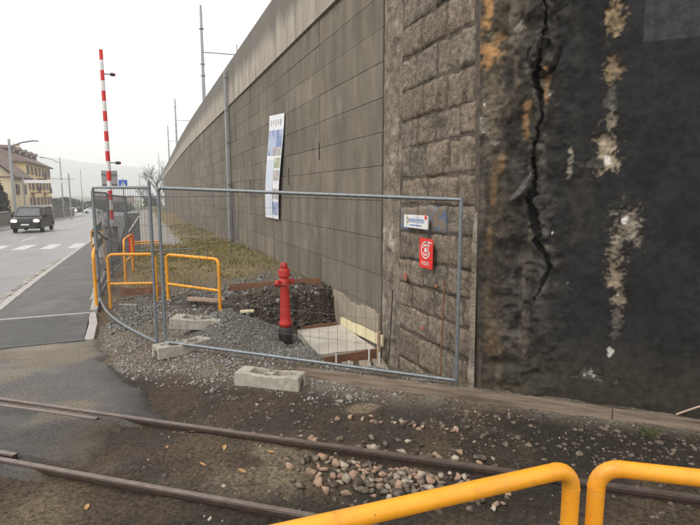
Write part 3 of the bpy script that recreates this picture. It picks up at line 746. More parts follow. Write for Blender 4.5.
# ------------------------------------------------------------------ loose stones, gravel
def rock(seed, sub=1):
    bm = bmesh.new(); bmesh.ops.create_icosphere(bm, subdivisions=sub, radius=1.0)
    r = np.random.default_rng(seed); sx = r.uniform(.7, 1.2, 3); sx[2] *= .72
    for v in bm.verts:
        k = r.uniform(.78, 1.15); v.co = Vector((v.co.x * sx[0] * k, v.co.y * sx[1] * k, v.co.z * sx[2] * k))
    for _ in range(4):
        nrm = Vector(r.normal(size=3)).normalized(); cut = r.uniform(.5, .8)
        for v in bm.verts:
            q = v.co.dot(nrm)
            if q > cut: v.co -= nrm * (q - cut)
    V = np.array([v.co[:] for v in bm.verts]); F = np.array([[v.index for v in f.verts] for f in bm.faces]); bm.free()
    return V, F
ROCKS = [rock(i) for i in range(8)]; 
def hullrock(seed):
    r = np.random.default_rng(seed); bm = bmesh.new()
    for _ in range(15):
        p = r.normal(size=3); p /= np.linalg.norm(p); p *= r.uniform(.85, 1.15); bm.verts.new((p[0] * 1.1, p[1] * .85, p[2] * .7))
    res = bmesh.ops.convex_hull(bm, input=bm.verts)
    bmesh.ops.delete(bm, geom=[v for v in bm.verts if not v.link_faces], context='VERTS')
    bm.verts.index_update(); V = np.array([v.co[:] for v in bm.verts]); F = np.array([[v.index for v in f.verts] for f in bm.faces]); bm.free()
    return V, F
ROCKS = [hullrock(90 + i) for i in range(8)]
ROCKS2 = [hullrock(50 + i) for i in range(8)]
def scatter(name, P, size, m, label, cat=None, parent=None, sink=.25):
    Vs = []; Fs = []; o = 0
    for i, p in enumerate(P):
        V, F = ROCKS[i % 8]; a = RNG.uniform(0, 6.28); b_ = RNG.normal(0, .5)
        ca, sa, cb, sb = math.cos(a), math.sin(a), math.cos(b_), math.sin(b_)
        M = np.array([[ca, -sa, 0], [sa, ca, 0], [0, 0, 1]]) @ np.array([[1, 0, 0], [0, cb, -sb], [0, sb, cb]])
        s = size[i]; Vs.append((V * s) @ M.T + np.array([p[0], p[1], p[2] + s * (.7 - sink * 2)])); Fs.append(F + o); o += len(V)
    ob = link(name, np_mesh(name, np.concatenate(Vs), np.concatenate(Fs), m, False), parent)
    return tag(ob, label, cat, kind='stuff')
def on_ground(X, Y): return np.stack([X, Y, terrain(X, Y)], -1)
def pts(n, x0, x1, y0, y1, dens):
    X = RNG.uniform(x0, x1, n); Y = RNG.uniform(y0, y1, n); k = RNG.uniform(0, 1, n) < dens(X, Y)
    return X[k], Y[k]
nf = lambda X, Y: X * RN[0] + Y * RN[1]
inpit = lambda X, Y: (X > 2.1) & (Y > 5.9) & (Y < 8.8)
X, Y = pts(16000, -.75, 3.0, 4.6, 9.2, lambda X, Y: sstep(4.6, 5.2, nf(X, Y) + .5 * (fbm(X * 2, Y * 2, 7) - .5)) * (.25 + .75 * (fbm(X * 3, Y * 3, 17) > .48)) * ~inpit(X, Y) * sstep(-.75, -.4, X) * (1 - .8 * np.exp(-(((X - 1.3) / .8) ** 2 + ((Y - 7.3) / .8) ** 2))))
scatter('gravel', on_ground(X, Y), np.clip(RNG.lognormal(math.log(.0115), .45, len(X)), .005, .032), M_gravel, 'grey crushed gravel spread in front of and behind the mesh fence', 'gravel')
X, Y = pts(19000, .5, 2.6, 5.9, 8.4, lambda X, Y: np.clip(1.3 * np.exp(-(((X - 1.3) / .7) ** 2 + ((Y - 7.2) / .65) ** 2)) + np.exp(-(((X - 1.95) / .45) ** 2 + ((Y - 6.6) / .5) ** 2)), 0, 1) * ~((X > 2.15) & (Y > 6.7)))
scatter('gravel', on_ground(X, Y), np.clip(RNG.lognormal(math.log(.0085), .4, len(X)), .004, .024), M_gravelb, 'dark grey gravel heaped around the red hydrant', 'gravel')
X, Y = pts(7500, -.6, 3.1, 8.3, 11.2, lambda X, Y: .25 + .75 * (fbm(X * 2.5, Y * 2.5, 27) > .5) * (1 - .6 * (Y > 10.0)) * (1 - .85 * (X > 1.7)))
scatter('rubble', on_ground(X, Y), np.clip(RNG.lognormal(math.log(.0155), .6, len(X)), .006, .075), M_gravelb, 'dark broken rubble and spoil behind the yellow barriers', 'rubble')
X, Y = pts(5000, 1.2, 3.3, 8.5, 9.6, lambda X, Y: .8 * sstep(1.2, 1.8, X))
scatter('soil_clods', on_ground(X, Y), np.clip(RNG.lognormal(math.log(.018), .5, len(X)), .006, .06), M_soilr, 'dark brown clods of earth in the cut face of the trench', 'soil')
X, Y = pts(7000, -1.2, 5.0, 1.8, 5.6, lambda X, Y: (nf(X, Y) < 5.15) * (.12 + .88 * (fbm(X * 2.2, Y * 2.2, 37) > .55)) * (X > -.3 + .0 * Y) * (.5 + .5 * (nf(X, Y) > 3.9)))
scatter('gravel', on_ground(X, Y), np.clip(RNG.lognormal(math.log(.012), .5, len(X)), .005, .04), M_ballast, 'small brown stones trodden into the soil along the rails', 'gravel', sink=.42)
X, Y = pts(420, -1.0, 5.0, 1.8, 6.2, lambda X, Y: (nf(X, Y) < 5.4) * (.15 + .85 * (fbm(X * 1.7, Y * 1.7, 47) > .52)) * (X > -.1))
scatter('debris', on_ground(X, Y), np.clip(RNG.lognormal(math.log(.0085), .5, len(X)), .004, .022), M_fleck, 'pale chips of plaster and stone strewn over the dark soil', 'debris')
X, Y = pts(700, 2.2, 4.9, 2.2, 4.7, lambda X, Y: (nf(X, Y) > 3.95) * (nf(X, Y) < 5.05) * .8)
scatter('debris', on_ground(X, Y), np.clip(RNG.lognormal(math.log(.014), .45, len(X)), .006, .04), M_ballast, 'brown stones in the dark strip between the plank and the rail', 'debris', sink=.42)

def hull_pts(n, cx, cy, rx, ry, rot, seed):
    r = np.random.default_rng(seed); out = []
    while len(out) < n:
        a, d_ = r.uniform(0, 6.28), min(1.5, abs(r.normal(0, .62)))
        x, y = math.cos(a) * d_ * rx, math.sin(a) * d_ * ry
        out.append((cx + x * math.cos(rot) - y * math.sin(rot), cy + x * math.sin(rot) + y * math.cos(rot)))
    return out
rk_me = {}
for mi, m in enumerate((M_pink, M_pale, M_ballast)):
    for i, (V, F) in enumerate(ROCKS2):
        rk_me[mi, i] = np_mesh('loose_stone', V, F, m, False)
def place_stones(name, P, label, group, cat, smin, smax, wts):
    used = []
    for k, (x, y) in enumerate(P):
        s = random.uniform(smin, smax)
        if any((x - a) ** 2 + (y - b) ** 2 < (.50 * (s + c)) ** 2 for a, b, c in used): continue
        if abs(nf(x, y) - N1) < .05 + s or abs(nf(x, y) - N2) < .05 + s: continue
        used.append((x, y, s))
        o = link(name, rk_me[random.choices((0, 1, 2), wts)[0], random.randrange(8)])
        o.scale = (s, s * random.uniform(.8, 1.1), s * random.uniform(.75, 1.1)); o.rotation_euler = (random.uniform(-.3, .3), random.uniform(-.3, .3), random.uniform(0, 6.28))
        o.location = (x, y, float(terrain(x, y)) + s * .30); tag(o, label, cat, group)
place_stones('ballast_stone', hull_pts(1000, 1.70, 3.30, .60, .34, -.66, 3), 'pinkish and pale ballast stone in the loose heap between the two rails', 'ballast stones heaped between the rails', 'stone', .022, .054, (4, 2, 7))
place_stones('ballast_stone', hull_pts(46, 2.2, 3.93, .50, .09, -.66, 4), 'brownish stone lying against the plank side of the rail', 'stones along the plank side of the rail', 'stone', .020, .042, (4, 2, 4))
place_stones('ballast_stone', hull_pts(34, 3.1, 3.75, .95, .22, -.72, 5), 'dirty stone in the dark strip between rail and base plank', 'stones in the strip below the base plank', 'stone', .012, .030, (0, 1, 6))
place_stones('ballast_stone', [(1.28, 4.03), (.60, 4.62)][:1], 'single reddish stone apart from the heap, beside the rail', None, 'stone', .045, .05, (1, 0, 0))
# fallen leaves
lf = MB().add([(-.03, 0, 0), (-.01, .016, .004), (.02, .013, .006), (.035, 0, .002), (.02, -.013, .006), (-.01, -.016, .004), (0, 0, -.002)], [(0, 1, 6), (1, 2, 6), (2, 3, 6), (3, 4, 6), (4, 5, 6), (5, 0, 6)]).mesh('fallen_leaf', M_leaf)
for k, (x, y) in enumerate([(-.28, 5.05), (-.18, 4.98), (.32, 4.55), (.55, 4.15), (.83, 4.32), (.1, 4.35), (-.1, 3.8), (.9, 3.95), (.35, 3.95), (-.45, 3.7), (.62, 3.72)]):
    o = link('fallen_leaf', lf); o.location = (x, y, float(terrain(x, y)) + .012); o.rotation_euler = (random.uniform(-.3, .3), random.uniform(-.3, .3), random.uniform(0, 6)); o.scale = (random.uniform(.7, 1.2),) * 3
    tag(o, 'small yellow-brown leaf lying on the soil between the rails', 'leaf', 'fallen leaves between the rails')

# ------------------------------------------------------------------ planks and boards
def board(name, p0, p1, h, th, m, label, cat, z0=None, tilt=0.0, nseg=10, warp=.006, group=None):
    p0, p1 = Vector(p0), Vector(p1); d = (p1 - p0); L_ = d.length; t = d.normalized(); nrm = Vector((-t.y, t.x, 0)).normalized()
    up = Vector((0, 0, 1)) * math.cos(tilt) + nrm * math.sin(tilt); sd_ = up.cross(t).normalized()
    vs = []
    for i in range(nseg + 1):
        c = p0 + d * (i / nseg) + Vector((0, 0, random.uniform(-warp, warp) * .6)) + sd_ * random.uniform(-warp, warp) * .5
        for a, b_ in ((-.5, 0), (.5, 0), (.5, 1), (-.5, 1)): vs.append(c + sd_ * a * th + up * b_ * (h + (random.uniform(-warp, warp) if b_ else 0)))
    fs = [(i * 4 + k, i * 4 + (k + 1) % 4, i * 4 + 4 + (k + 1) % 4, i * 4 + 4 + k) for i in range(nseg) for k in range(4)] + [(0, 1, 2, 3), tuple(len(vs) - 4 + k for k in (3, 2, 1, 0))]
    o = MB().add([v - p0 for v in vs], fs).build(name, m, loc=p0)
    return tag(o, label, cat, group)
board('base_plank', (1.58, 5.50, -.03), (4.02, 3.31, -.05), .135, .032, M_plank, 'long grey weathered plank on edge below the mesh fence and black wall', 'plank', tilt=.12, nseg=18)
board('base_plank', (4.03, 3.305, -.055), (5.9, 1.62, -.06), .135, .034, M_plank, 'dark stained plank on edge at the foot of the black wall', 'plank', tilt=.10, nseg=12)
board('shuttering_board', (3.255, 6.66, -.18), (3.255, 8.42, -.30), .17, .025, M_cream, 'new cream shuttering board along the wall beside the concrete slab', 'board', tilt=0)
board('formwork_board', (2.30, 6.86, -.47), (3.22, 6.80, -.42), .17, .025, M_rust, 'rusty brown formwork board along the front edge of the concrete slab', 'board')
board('formwork_board', (2.50, 8.40, -.36), (3.18, 8.42, -.34), .13, .025, M_rust, 'thin brown formwork board along the back edge of the concrete slab', 'board')
board('trench_board', (1.55, 10.15, .17), (3.24, 9.45, .31), .13, .03, M_rust, 'brown board on edge behind the hydrant above the dug trench', 'board')
board('loose_board', (.72, 9.55, .17), (1.28, 9.1, .17), .05, .10, M_wood, 'short pinkish board lying on the rubble behind the right yellow barrier', 'board', warp=.002)
board('loose_board', (-.45, 11.0, .06), (.35, 10.75, .10), .15, .03, M_rust, 'brown board on edge behind the left yellow barrier', 'board')
board('wooden_offcut', (1.36, 7.90, .24), (1.56, 7.84, .25), .03, .07, M_cream, 'small pale wooden offcut on the crest of the gravel heap', 'board', nseg=2, warp=.001)
for k, (a, b_) in enumerate((((2.55, 6.30), (2.72, 6.78)), ((2.80, 6.25), (2.98, 6.74)), ((3.04, 6.22), (3.18, 6.72)))):
    board('floor_board', (a[0], a[1], -.40), (b_[0], b_[1], -.40), .025, .17, M_footing, ('first', 'middle', 'last')[k] + ' of three muddy boards in the pit in front of the slab, counted from the hydrant', 'board', nseg=4, warp=.004, group='boards on the pit floor')
# the slab
sl = [(2.30, 6.90), (3.22, 6.84), (3.235, 8.37), (2.42, 8.36)]
nx_ = 16; vs = []; 
for i in range(nx_ + 1):
    for j in range(nx_ + 1):
        u_, v_ = i / nx_, j / nx_
        p = [(sl[0][k] * (1 - u_) + sl[1][k] * u_) * (1 - v_) + (sl[3][k] * (1 - u_) + sl[2][k] * u_) * v_ for k in (0, 1)]
        vs.append((p[0], p[1], -.265 + .02 * float(fbm(p[0] * 3, p[1] * 3, 6)) - .03 * (1 - u_) * v_))
b = MB(); b.add(vs, [tuple(q) for q in gridfaces(nx_ + 1, nx_ + 1)], True)
k = len(vs); b.add([(sl[i][0], sl[i][1], z) for z in (-.26, -.6) for i in range(4)], [(i, (i + 1) % 4, 4 + (i + 1) % 4, 4 + i) for i in range(4)])
tag(b.build('concrete_slab', M_slab), 'freshly poured pale concrete slab in the pit beside the wall', 'slab')
# stakes, pegs and rods
def stick(name, p0, p1, r, m, label, cat, n=6, group=None):
    p0, p1 = Vector(p0), Vector(p1)
    return tag(MB().tube([Vector((0, 0, 0)), (p1 - p0) * .5 + Vector((.003, .002, 0)), p1 - p0], r, n).build(name, m, loc=p0), label, cat, group)
tag(MB().box((0, 0, .24), (.045, .045, .50), taper=.95).build('wooden_stake', M_wood, bevel=.003, loc=(3.16, 6.62, -.42)), 'pinkish wooden stake at the corner of the slab by the wall', 'stake')
for k, (x, y, z, h, w_) in enumerate([(2.52, 6.72, -.44, .22, 'leftmost'), (2.60, 6.42, -.44, .20, 'second'), (3.02, 6.66, -.44, .25, 'third'), (3.12, 6.52, -.44, .22, 'rightmost')]):
    stick('marking_peg', (x, y, z), (x + .004, y, z + h), .014, M_white, '%s of four white pegs in the pit before the slab%s' % (w_, '' if 'most' in w_ else ', from the hydrant'), 'peg', group='white pegs in the pit')
stick('steel_rod', (3.20, 6.37, -.3), (3.22, 6.30, .75), .009, M_dark, 'thin dark steel rod leaning on the wall near the slab', 'rod')
stick('steel_rod', (3.20, 5.0, -.15), (3.24, 5.03, 1.1), .009, M_rust, 'thin rusty steel rod standing before the stones behind the fence post', 'rod')
stick('twig', (4.42, 2.97, .10), (4.60, 2.86, .20), .009, M_wood, 'short pale stick on the dark plank at the foot of the black wall', 'stick')

# ------------------------------------------------------------------ yellow tube barriers
def arc_corner(a, c, b_, r, n=6):
    a, c, b_ = Vector(a), Vector(c), Vector(b_); u_ = (a - c).normalized(); v_ = (b_ - c).normalized()
    return [c + u_ * r * (1 - math.sin(k / n * math.pi / 2)) + v_ * r * (1 - math.cos(k / n * math.pi / 2)) for k in range(n + 1)]
def barrier(p0, p1, h, label, r=.029, mids=(.42,), cr=.10, group='yellow tube barriers', weld=False, z0=None, n=12):
    z0 = min(float(terrain(*p0)), float(terrain(*p1))) - .06 if z0 is None else z0
    e = empty('tube_barrier', (p0[0], p0[1], z0), 0, label, 'barrier', group); o = Vector((p0[0], p0[1], 0))
    a, b_ = Vector((0, 0, z0)) , Vector((p1[0] - p0[0], p1[1] - p0[1], z0))
    ta, tb = Vector((0, 0, h)), Vector((b_.x, b_.y, h)); sh = Vector((0, 0, -z0))
    c1 = arc_corner(a, ta, tb, cr); c2 = arc_corner(tb + (ta - tb).normalized() * .3, tb, b_, cr)
    d_ = (tb - ta).normalized()
    MB().tube([q + sh for q in [a] + c1[:1]], r, n).build('post', M_yellow, e)
    MB().tube([q + sh for q in c2[-1:] + [b_]], r, n).build('post', M_yellow, e)
    MB().tube([q + sh for q in c1 + c2], r, n).build('top_rail', M_yellow, e)
    for m_ in mids:
        MB().tube([Vector((0, 0, m_)) + sh + d_ * r * .5, Vector((b_.x, b_.y, m_)) + sh - d_ * r * .5], r * .85, n).build('middle_rail', M_yellow, e)
    if weld:
        for q, t_ in ((c1[0], Vector((0, 0, 1))), (c1[-1], d_), (c2[0], d_), (c2[-1], Vector((0, 0, 1)))):
            MB().tube([q + sh - t_ * .0025, q + sh + t_ * .0025], r * 1.035, n).build('weld_seam', M_yellow, e)
    return e
barrier((-.62, 10.37), (.19, 10.13), .97, 'yellow tube barrier standing left of the two grey fence posts, behind the mesh', z0=-.05)
barrier((.39, 9.98), (1.19, 8.9), .97, 'yellow tube barrier to the left of the hydrant, beside the short pinkish board', z0=-.02)
barrier((-.86, 10.45), (-.93, 12.0), .99, 'yellow tube barrier seen end-on at the edge of the footpath', z0=-.12)
barrier((-.43, 13.4), (-.28, 15.2), .98, 'yellow round-topped barrier seen edge-on beyond the first mesh panel', z0=-.05, cr=.2)
fb = empty('tube_barrier', (-.40, 19.8, -.1), 0, 'low far yellow barrier with two low rails before the pale lane', 'barrier', 'yellow tube barriers')
for x in (0, 1.02): MB().tube([(x, 0, 0), (x, 0, .98 if x else .55)], .028).build('post', M_yellow, fb)
for z in (.38, .46): MB().tube([(0, 0, z), (1.02, 0, z)], .025).build('middle_rail', M_yellow, fb)
barrier((-.5, 1.535), (1.56, 1.447), 1.0, 'thick yellow handrail in the front, the longer one rising from the bottom edge', r=.034, mids=(.45,), cr=.085, group='yellow handrails in front of the camera', weld=True, z0=-.2, n=28)
barrier((1.662, 1.415), (3.2, .33), 1.0, 'thick yellow handrail in the front right corner of the picture', r=.034, mids=(.45,), cr=.085, group='yellow handrails in front of the camera', weld=True, z0=-.2, n=28)

# ------------------------------------------------------------------ mesh fence panels
def fence(p0, p1, zb0, zb1, zt0, zt1, label, bow=0.0, ext=(.25, .0), wires=True, dv=.115, dh=.29, wr_=.0023):
    p0 = Vector((p0[0], p0[1], 0)); p1 = Vector((p1[0], p1[1], 0)); d_ = p1 - p0; nrm = Vector((-d_.y, d_.x, 0)).normalized()
    e = empty('fence_panel', p0, 0, label, 'fence panel', 'mobile mesh fence panels')
    def P(s, f): 
        zb = zb0 + (zb1 - zb0) * s; zt = zt0 + (zt1 - zt0) * s
        lean = bow * math.sin(math.pi * s) * (1 - .55 * f)
        return d_ * s + nrm * lean + Vector((0, 0, zb + (zt - zb) * f))
    r = .021
    q = [P(0, 0) - Vector((0, 0, ext[0])), P(0, 1) - Vector((0, 0, .06))]
    MB().tube(q, r, 12).build('post', M_galv, e)
    MB().tube([P(1, 0) - Vector((0, 0, ext[1])), P(1, 1) + Vector((0, 0, .03 if not bow else .08))], r, 12).build('post', M_galv, e)
    a = arc_corner(P(0, .5), P(0, 1), P(.1, 1), .06)
    MB().tube(a + [P(s, 1) for s in np.linspace(.04, 1, 14)], r, 12).build('top_rail', M_galv, e)
    MB().tube([P(s, .0) for s in np.linspace(0, 1, 16)], r, 12).build('bottom_rail', M_galv, e)
    if wires:
        b = MB(); nv_ = int(d_.length / dv)
        for i in range(1, nv_):
            s = i / nv_; b.tube([P(s, k / 4) for k in range(5)], wr_, 4, False)
        nh = int(2.0 / dh)
        for j in range(1, nh + 1):
            f = j / (nh + .6); b.tube([P(s, f) for s in np.linspace(0, 1, 13)], wr_, 4, False)
        b.build('wire_mesh', M_wire, e)
    return e
fence((.215, 7.04), (3.13, 4.57), .13, .045, 2.165, 2.03, 'nearest grey mesh fence panel, standing before the hydrant and stone wall', ext=(.16, .08))
fence((-.83, 10.95), (.11, 7.10), .06, .12, 2.20, 2.17, 'bowed grey mesh fence panel running from the near posts along the footpath', bow=-.16, ext=(.15, .15), wr_=.0024)
fence((-.80, 14.6), (-.86, 11.1), .05, .06, 2.10, 2.12, 'grey mesh fence panel along the footpath, just beyond the bowed one', ext=(.15, .15), wr_=.0035)
fence((-.46, 18.2), (-.78, 14.7), .02, .03, 1.98, 2.05, 'grey mesh fence panel along the footpath ending at the crossing barrier', ext=(.15, .15), wr_=.0045)
fence((-.46, 19.1), (3.15, 18.95), .10, .14, 1.98, 2.0, 'far grey mesh fence panel set across the grass up to the wall', ext=(.2, .2), wr_=.004)
# a black strap at the end post
tag(MB().tube([(0, 0, 0), (.05, .3, -.10), (.10, .9, -.22), (.12, 1.4, -.05)], .022, 6).build('rubber_strap', M_dark, loc=(-.80, 11.0, 1.35)), 'black strap slung from the end post of the mesh fence', 'strap')

# ------------------------------------------------------------------ concrete feet of the fence
def foot_block(loc, rz, label, rx=0, L_=.76, W=.235, H=.155):
    nx, ny = 115, 39
    U, V = np.meshgrid(np.linspace(-L_ / 2, L_ / 2, nx), np.linspace(-W / 2, W / 2, ny), indexing='ij')
    Z_ = np.full(U.shape, H)
    def hole(cx, cy, hx, hy, dz, s=.004):
        return dz * (1 - sstep(hx - s, hx + s, np.abs(U - cx))) * (1 - sstep(hy - s, hy + s, np.abs(V - cy)))
    Z_ -= hole(-.13, .015, .085, .075, .085) ; Z_ -= hole(.14, .015, .085, .075, .085)
    Z_ -= hole(0.0, -.05, .03, .035, .09); Z_ -= hole(0, .07, .03, .03, .09); Z_ -= hole(.28, 0, .028, .03, .09); Z_ -= hole(-.28, .03, .0, .0, .0)
    Z_ -= .014 * (1 - sstep(.10, .26, np.abs(U)))
    Z_ += .006 * (fbm(U * 30, V * 30, int(abs(loc[0]) * 100)) - .5)
    r_ = np.maximum(sstep(L_ / 2 - .014, L_ / 2, np.abs(U)), sstep(W / 2 - .014, W / 2, np.abs(V))); Z_ -= r_ * .012
    vs = np.stack([U, V, Z_], -1).reshape(-1, 3); F = [tuple(q) for q in gridfaces(nx, ny)]
    ring = [i * ny for i in range(nx)] + [(nx - 1) * ny + j for j in range(1, ny)] + [i * ny + ny - 1 for i in range(nx - 2, -1, -1)] + list(range(ny - 2, 0, -1))
    low = [(vs[i][0] * 1.01, vs[i][1] * 1.03, 0) for i in ring]
    # recessed grip at the two ends
    low = [(x * (.965 if abs(abs(x) - L_ / 2 * 1.01) < 1e-3 and abs(y) < .06 else 1), y, z) for x, y, z in low]
    k = len(vs); n = len(ring); F += [(ring[i], ring[(i + 1) % n], k + (i + 1) % n, k + i) for i in range(n)]
    b = MB(); b.add(list(vs) + low, F, False); o = b.build('concrete_foot', M_block, loc=loc); o.rotation_euler = (rx, 0, rz)
    e = MB().box((L_ / 2 - .002, .0, .06), (.01, .07, .075)).build('end_socket', M_mortar, o)
    return tag(o, label, 'fence foot', 'concrete feet of the mesh fence')
def gz(x, y): return float(terrain(x, y))
foot_block((1.245, 5.42, gz(1.245, 5.42) - .01), -.66, 'pale concrete fence foot with hollows lying before the gravel heap')
foot_block((.44, 6.98, gz(.44, 6.98) - .02), math.pi + .33, 'concrete fence foot carrying the two grey posts')
foot_block((.68, 7.44, gz(.68, 7.44) - .0), -.55, 'concrete fence foot lying loose behind the two grey posts', rx=.06)
tag(MB().box((0, 0, .05), (.32, .05, .22), rz=-.5, rx=.25).build('paving_slab', M_gravel, bevel=.006, loc=(-.28, 9.55, gz(-.28, 9.55) + .02)), 'grey ribbed slab leaning in the rubble behind the bowed fence panel', 'slab')

# ------------------------------------------------------------------ fire hydrant
hy = empty('fire_hydrant', (1.86, 7.02, -.03), 0, 'red pillar fire hydrant with black base in dark gravel behind the fence', 'hydrant')
hy.rotation_euler = (0.02, -.03, .35); hy.scale = (.86, .86, 1.0)
MB().lathe([(.125, -.25), (.125, .10), (.134, .11), (.134, .16), (.124, .18), (.118, .215)], 22).build('base', M_black, hy)
MB().lathe([(.098, .205), (.100, .24), (.108, .245), (.108, .275), (.098, .285), (.090, .36), (.080, .60), (.072, .80), (.071, .83)], 22).build('barrel', M_red, hy)
MB().lathe([(.071, .815), (.088, .825), (.092, .86), (.088, .90), (.074, .92), (.066, .935)], 22).build('outlet_collar', M_red, hy)
MB().lathe([(.066, .93), (.072, .94), (.094, .955), (.097, .975), (.092, .985), (.094, 1.03), (.086, 1.06), (.060, 1.075)], 22).build('bonnet', M_red, hy)
MB().lathe([(.056, 1.07), (.062, 1.08), (.060, 1.125), (.046, 1.14), (.044, 1.15), (.02, 1.155)], 18).build('cap', M_red, hy)
for s in (-1, 1):
    o = MB().lathe([(.035, 0), (.035, .06), (.046, .065), (.048, .10), (.040, .115), (.018, .12), (.016, .135)], 16, axis='X').build('side_outlet', M_red, hy, loc=(.055 * s, 0, .868))
    o.rotation_euler = (0, 0, 0 if s > 0 else math.pi)
MB().lathe([(.03, 0), (.03, .05), (.040, .055), (.040, .09), (.014, .10)], 16, axis='Y').build('front_outlet', M_red, hy, loc=(0, .05, .80)).rotation_euler = (0, 0, math.pi)
for k in range(8):
    a = k * math.pi / 4
    MB().lathe([(.009, 0), (.009, .012), (.004, .014)], 6).build('flange_bolt', M_red, hy, loc=(.101 * math.cos(a), .101 * math.sin(a), .272))

# ------------------------------------------------------------------ signs on the masonry
def wall_plate(name, yL, yR, z0, z1, m, label, cat, x=3.235):
    # yL is the far (left in view) end; local u runs towards the viewer's right
    e = empty(name, (x, yL, z0), 0, label, cat)
    MB().box((.0, -(yL - yR) / 2, (z1 - z0) / 2), (.006, yL - yR, z1 - z0)).build('plate', m, e)
    return e
def flat(e, poly, m, name, lay=1):
    MB().prism([(-p[0], p[1]) for p in poly], (-.0032 - .0012 * lay, 0, 0), (0, 1, 0), (0, 0, 1), (-1, 0, 0), .0008).build(name, m, e)
def rect(x0, x1, z0, z1): return [(x0, z0), (x1, z0), (x1, z1), (x0, z1)]
ws = wall_plate('notice_sign', 6.02, 5.40, 1.655, 1.825, M_signwhite, 'white sign with blue lettering above the red sign on the stone wall', 'sign')
flat(ws, [(.10 + .035 * math.cos(a), .095 + .04 * math.sin(a)) for a in np.linspace(0, 6.2, 14)], M_leaf, 'emblem')
flat(ws, [(.10 + .018 * math.cos(a), .095 + .020 * math.sin(a)) for a in np.linspace(0, 6.2, 12)], M_signwhite, 'emblem_centre', 2)
x = .145
for k, (wd, ht) in enumerate([(.032, .05), (.028, .05), (.03, .05), (.012, .08), (.03, .05), (.014, .07), (.03, .05), (.03, .05), (.012, .08), (.028, .05), (.03, .05)]):
    flat(ws, rect(x, x + .006, .068, .068 + ht), M_signblue, 'letter_stroke'); 
    if wd > .02:
        flat(ws, rect(x + .007, x + wd, .108, .117), M_signblue, 'letter_stroke'); flat(ws, rect(x + wd - .007, x + wd, .068, .106), M_signblue, 'letter_stroke')
    x += wd + .010
flat(ws, rect(.15, .46, .030, .042), M_signblue, 'text_line')
flat(ws, [(.56 + .03 * math.cos(a), .145 + .03 * math.sin(a)) for a in np.linspace(0, 6.2, 12)], M_signred, 'red_dot')
rs = wall_plate('red_sign', 5.60, 5.285, 1.175, 1.545, M_signred, 'red sign with white ring emblem on the stone wall', 'sign')
def ring(cx, cz, r0, r1, a0, a1, n=26):
    A = np.linspace(a0, a1, n); return [(cx + r1 * math.cos(a), cz + r1 * math.sin(a)) for a in A] + [(cx + r0 * math.cos(a), cz + r0 * math.sin(a)) for a in A[::-1]]
for (r0, r1, a0, a1) in ((.090, .108, .55, 6.1), (.052, .070, -2.6, 2.7), (.0, .030, 0, 6.28)):
    if r0 == 0: flat(rs, [(.15 + r1 * math.cos(a), .225 + r1 * math.sin(a)) for a in np.linspace(0, 6.1, 18)], M_signwhite, 'emblem_centre')
    else:
        A = np.linspace(a0, a1, 25)
        for i in range(24):
            a, c = A[i], A[i + 1]
            flat(rs, [(.15 + r0 * math.cos(a), .225 + r0 * math.sin(a)), (.15 + r1 * math.cos(a), .225 + r1 * math.sin(a)), (.15 + r1 * math.cos(c), .225 + r1 * math.sin(c)), (.15 + r0 * math.cos(c), .225 + r0 * math.sin(c))], M_signwhite, 'emblem_ring')
flat(rs, rect(.15, .29, .315, .333), M_signwhite, 'emblem_bar')
x = .06
for wd in (.03, .028, .03, .026, .03):
    flat(rs, rect(x, x + .008, .04, .082), M_signwhite, 'letter_stroke'); flat(rs, rect(x + .010, x + wd, .074, .082), M_signwhite, 'letter_stroke'); flat(rs, rect(x + .010, x + wd, .04, .048), M_signwhite, 'letter_stroke'); x += wd + .008
# ------------------------------------------------------------------ banner and drainpipe on the concrete wall
bn = empty('banner', (3.27, 14.0, 1.43), 0, 'tall white and blue printed banner hanging on the concrete wall', 'banner')
def bq(u_, v_, x): # u 0 left .. 1 right, v 0 bottom .. 1 top
    return Vector((x - 3.27 - .03 * math.sin(v_ * 5), (14.29 - .60 * v_) - u_ * (1.46 + .05 * v_) - 14.0, (1.43 + 2.69 * v_) - (u_ * (.13 * v_)) - 1.43))
def bsheet(u0, u1, v0, v1, m, name, x, th=.004):
    n = 10; b = MB(); vs = []
    for i in range(n + 1):
        v_ = v0 + (v1 - v0) * i / n
        vs += [bq(u0, v_, x), bq(u1, v_, x), bq(u1, v_, x + th), bq(u0, v_, x + th)]
    b.add(vs, [(i * 4 + k, i * 4 + (k + 1) % 4, i * 4 + 4 + (k + 1) % 4, i * 4 + 4 + k) for i in range(n) for k in range(4)] + [(0, 1, 2, 3), tuple(4 * n + k for k in (3, 2, 1, 0))])
    b.build(name, m, bn)
bsheet(0, 1, 0, 1, M_banner, 'sheet', 3.25)
bsheet(.04, .97, .62, .86, M_bblue, 'picture', 3.246, .002)
bsheet(.40, .97, .62, .70, M_bgrey, 'picture_foot', 3.243, .002)
bsheet(.03, .55, .30, .58, M_bpale, 'text_panel', 3.246, .002); bsheet(.03, .50, .03, .28, M_bpale, 'text_panel', 3.246, .002)
bsheet(.58, .97, .50, .60, M_bgreen, 'small_picture', 3.246, .002); bsheet(.58, .97, .38, .48, M_bgrey, 'small_picture', 3.246, .002); bsheet(.55, .97, .20, .30, M_bgrey, 'small_picture', 3.246, .002); bsheet(.55, .97, .04, .17, M_bblue, 'small_picture', 3.246, .002)
for k in range(9): bsheet(.08, .48 - .05 * (k % 3), .05 + .025 * k, .058 + .025 * k, M_banner, 'text_line', 3.2435, .002)
for k in range(5): bsheet(.12 + .16 * k, .20 + .16 * k, .90 + .01 * (k % 2), .955, M_bgrey, 'heading_letter', 3.246, .002)
dp = empty('drainpipe', (3.2, 20.3, 0), 0, 'pale grey drainpipe running down the concrete wall beyond the banner', 'drainpipe')
MB().box((0, 0, 3.35), (.12, .15, 6.6)).build('pipe', M_mast, dp, .02)
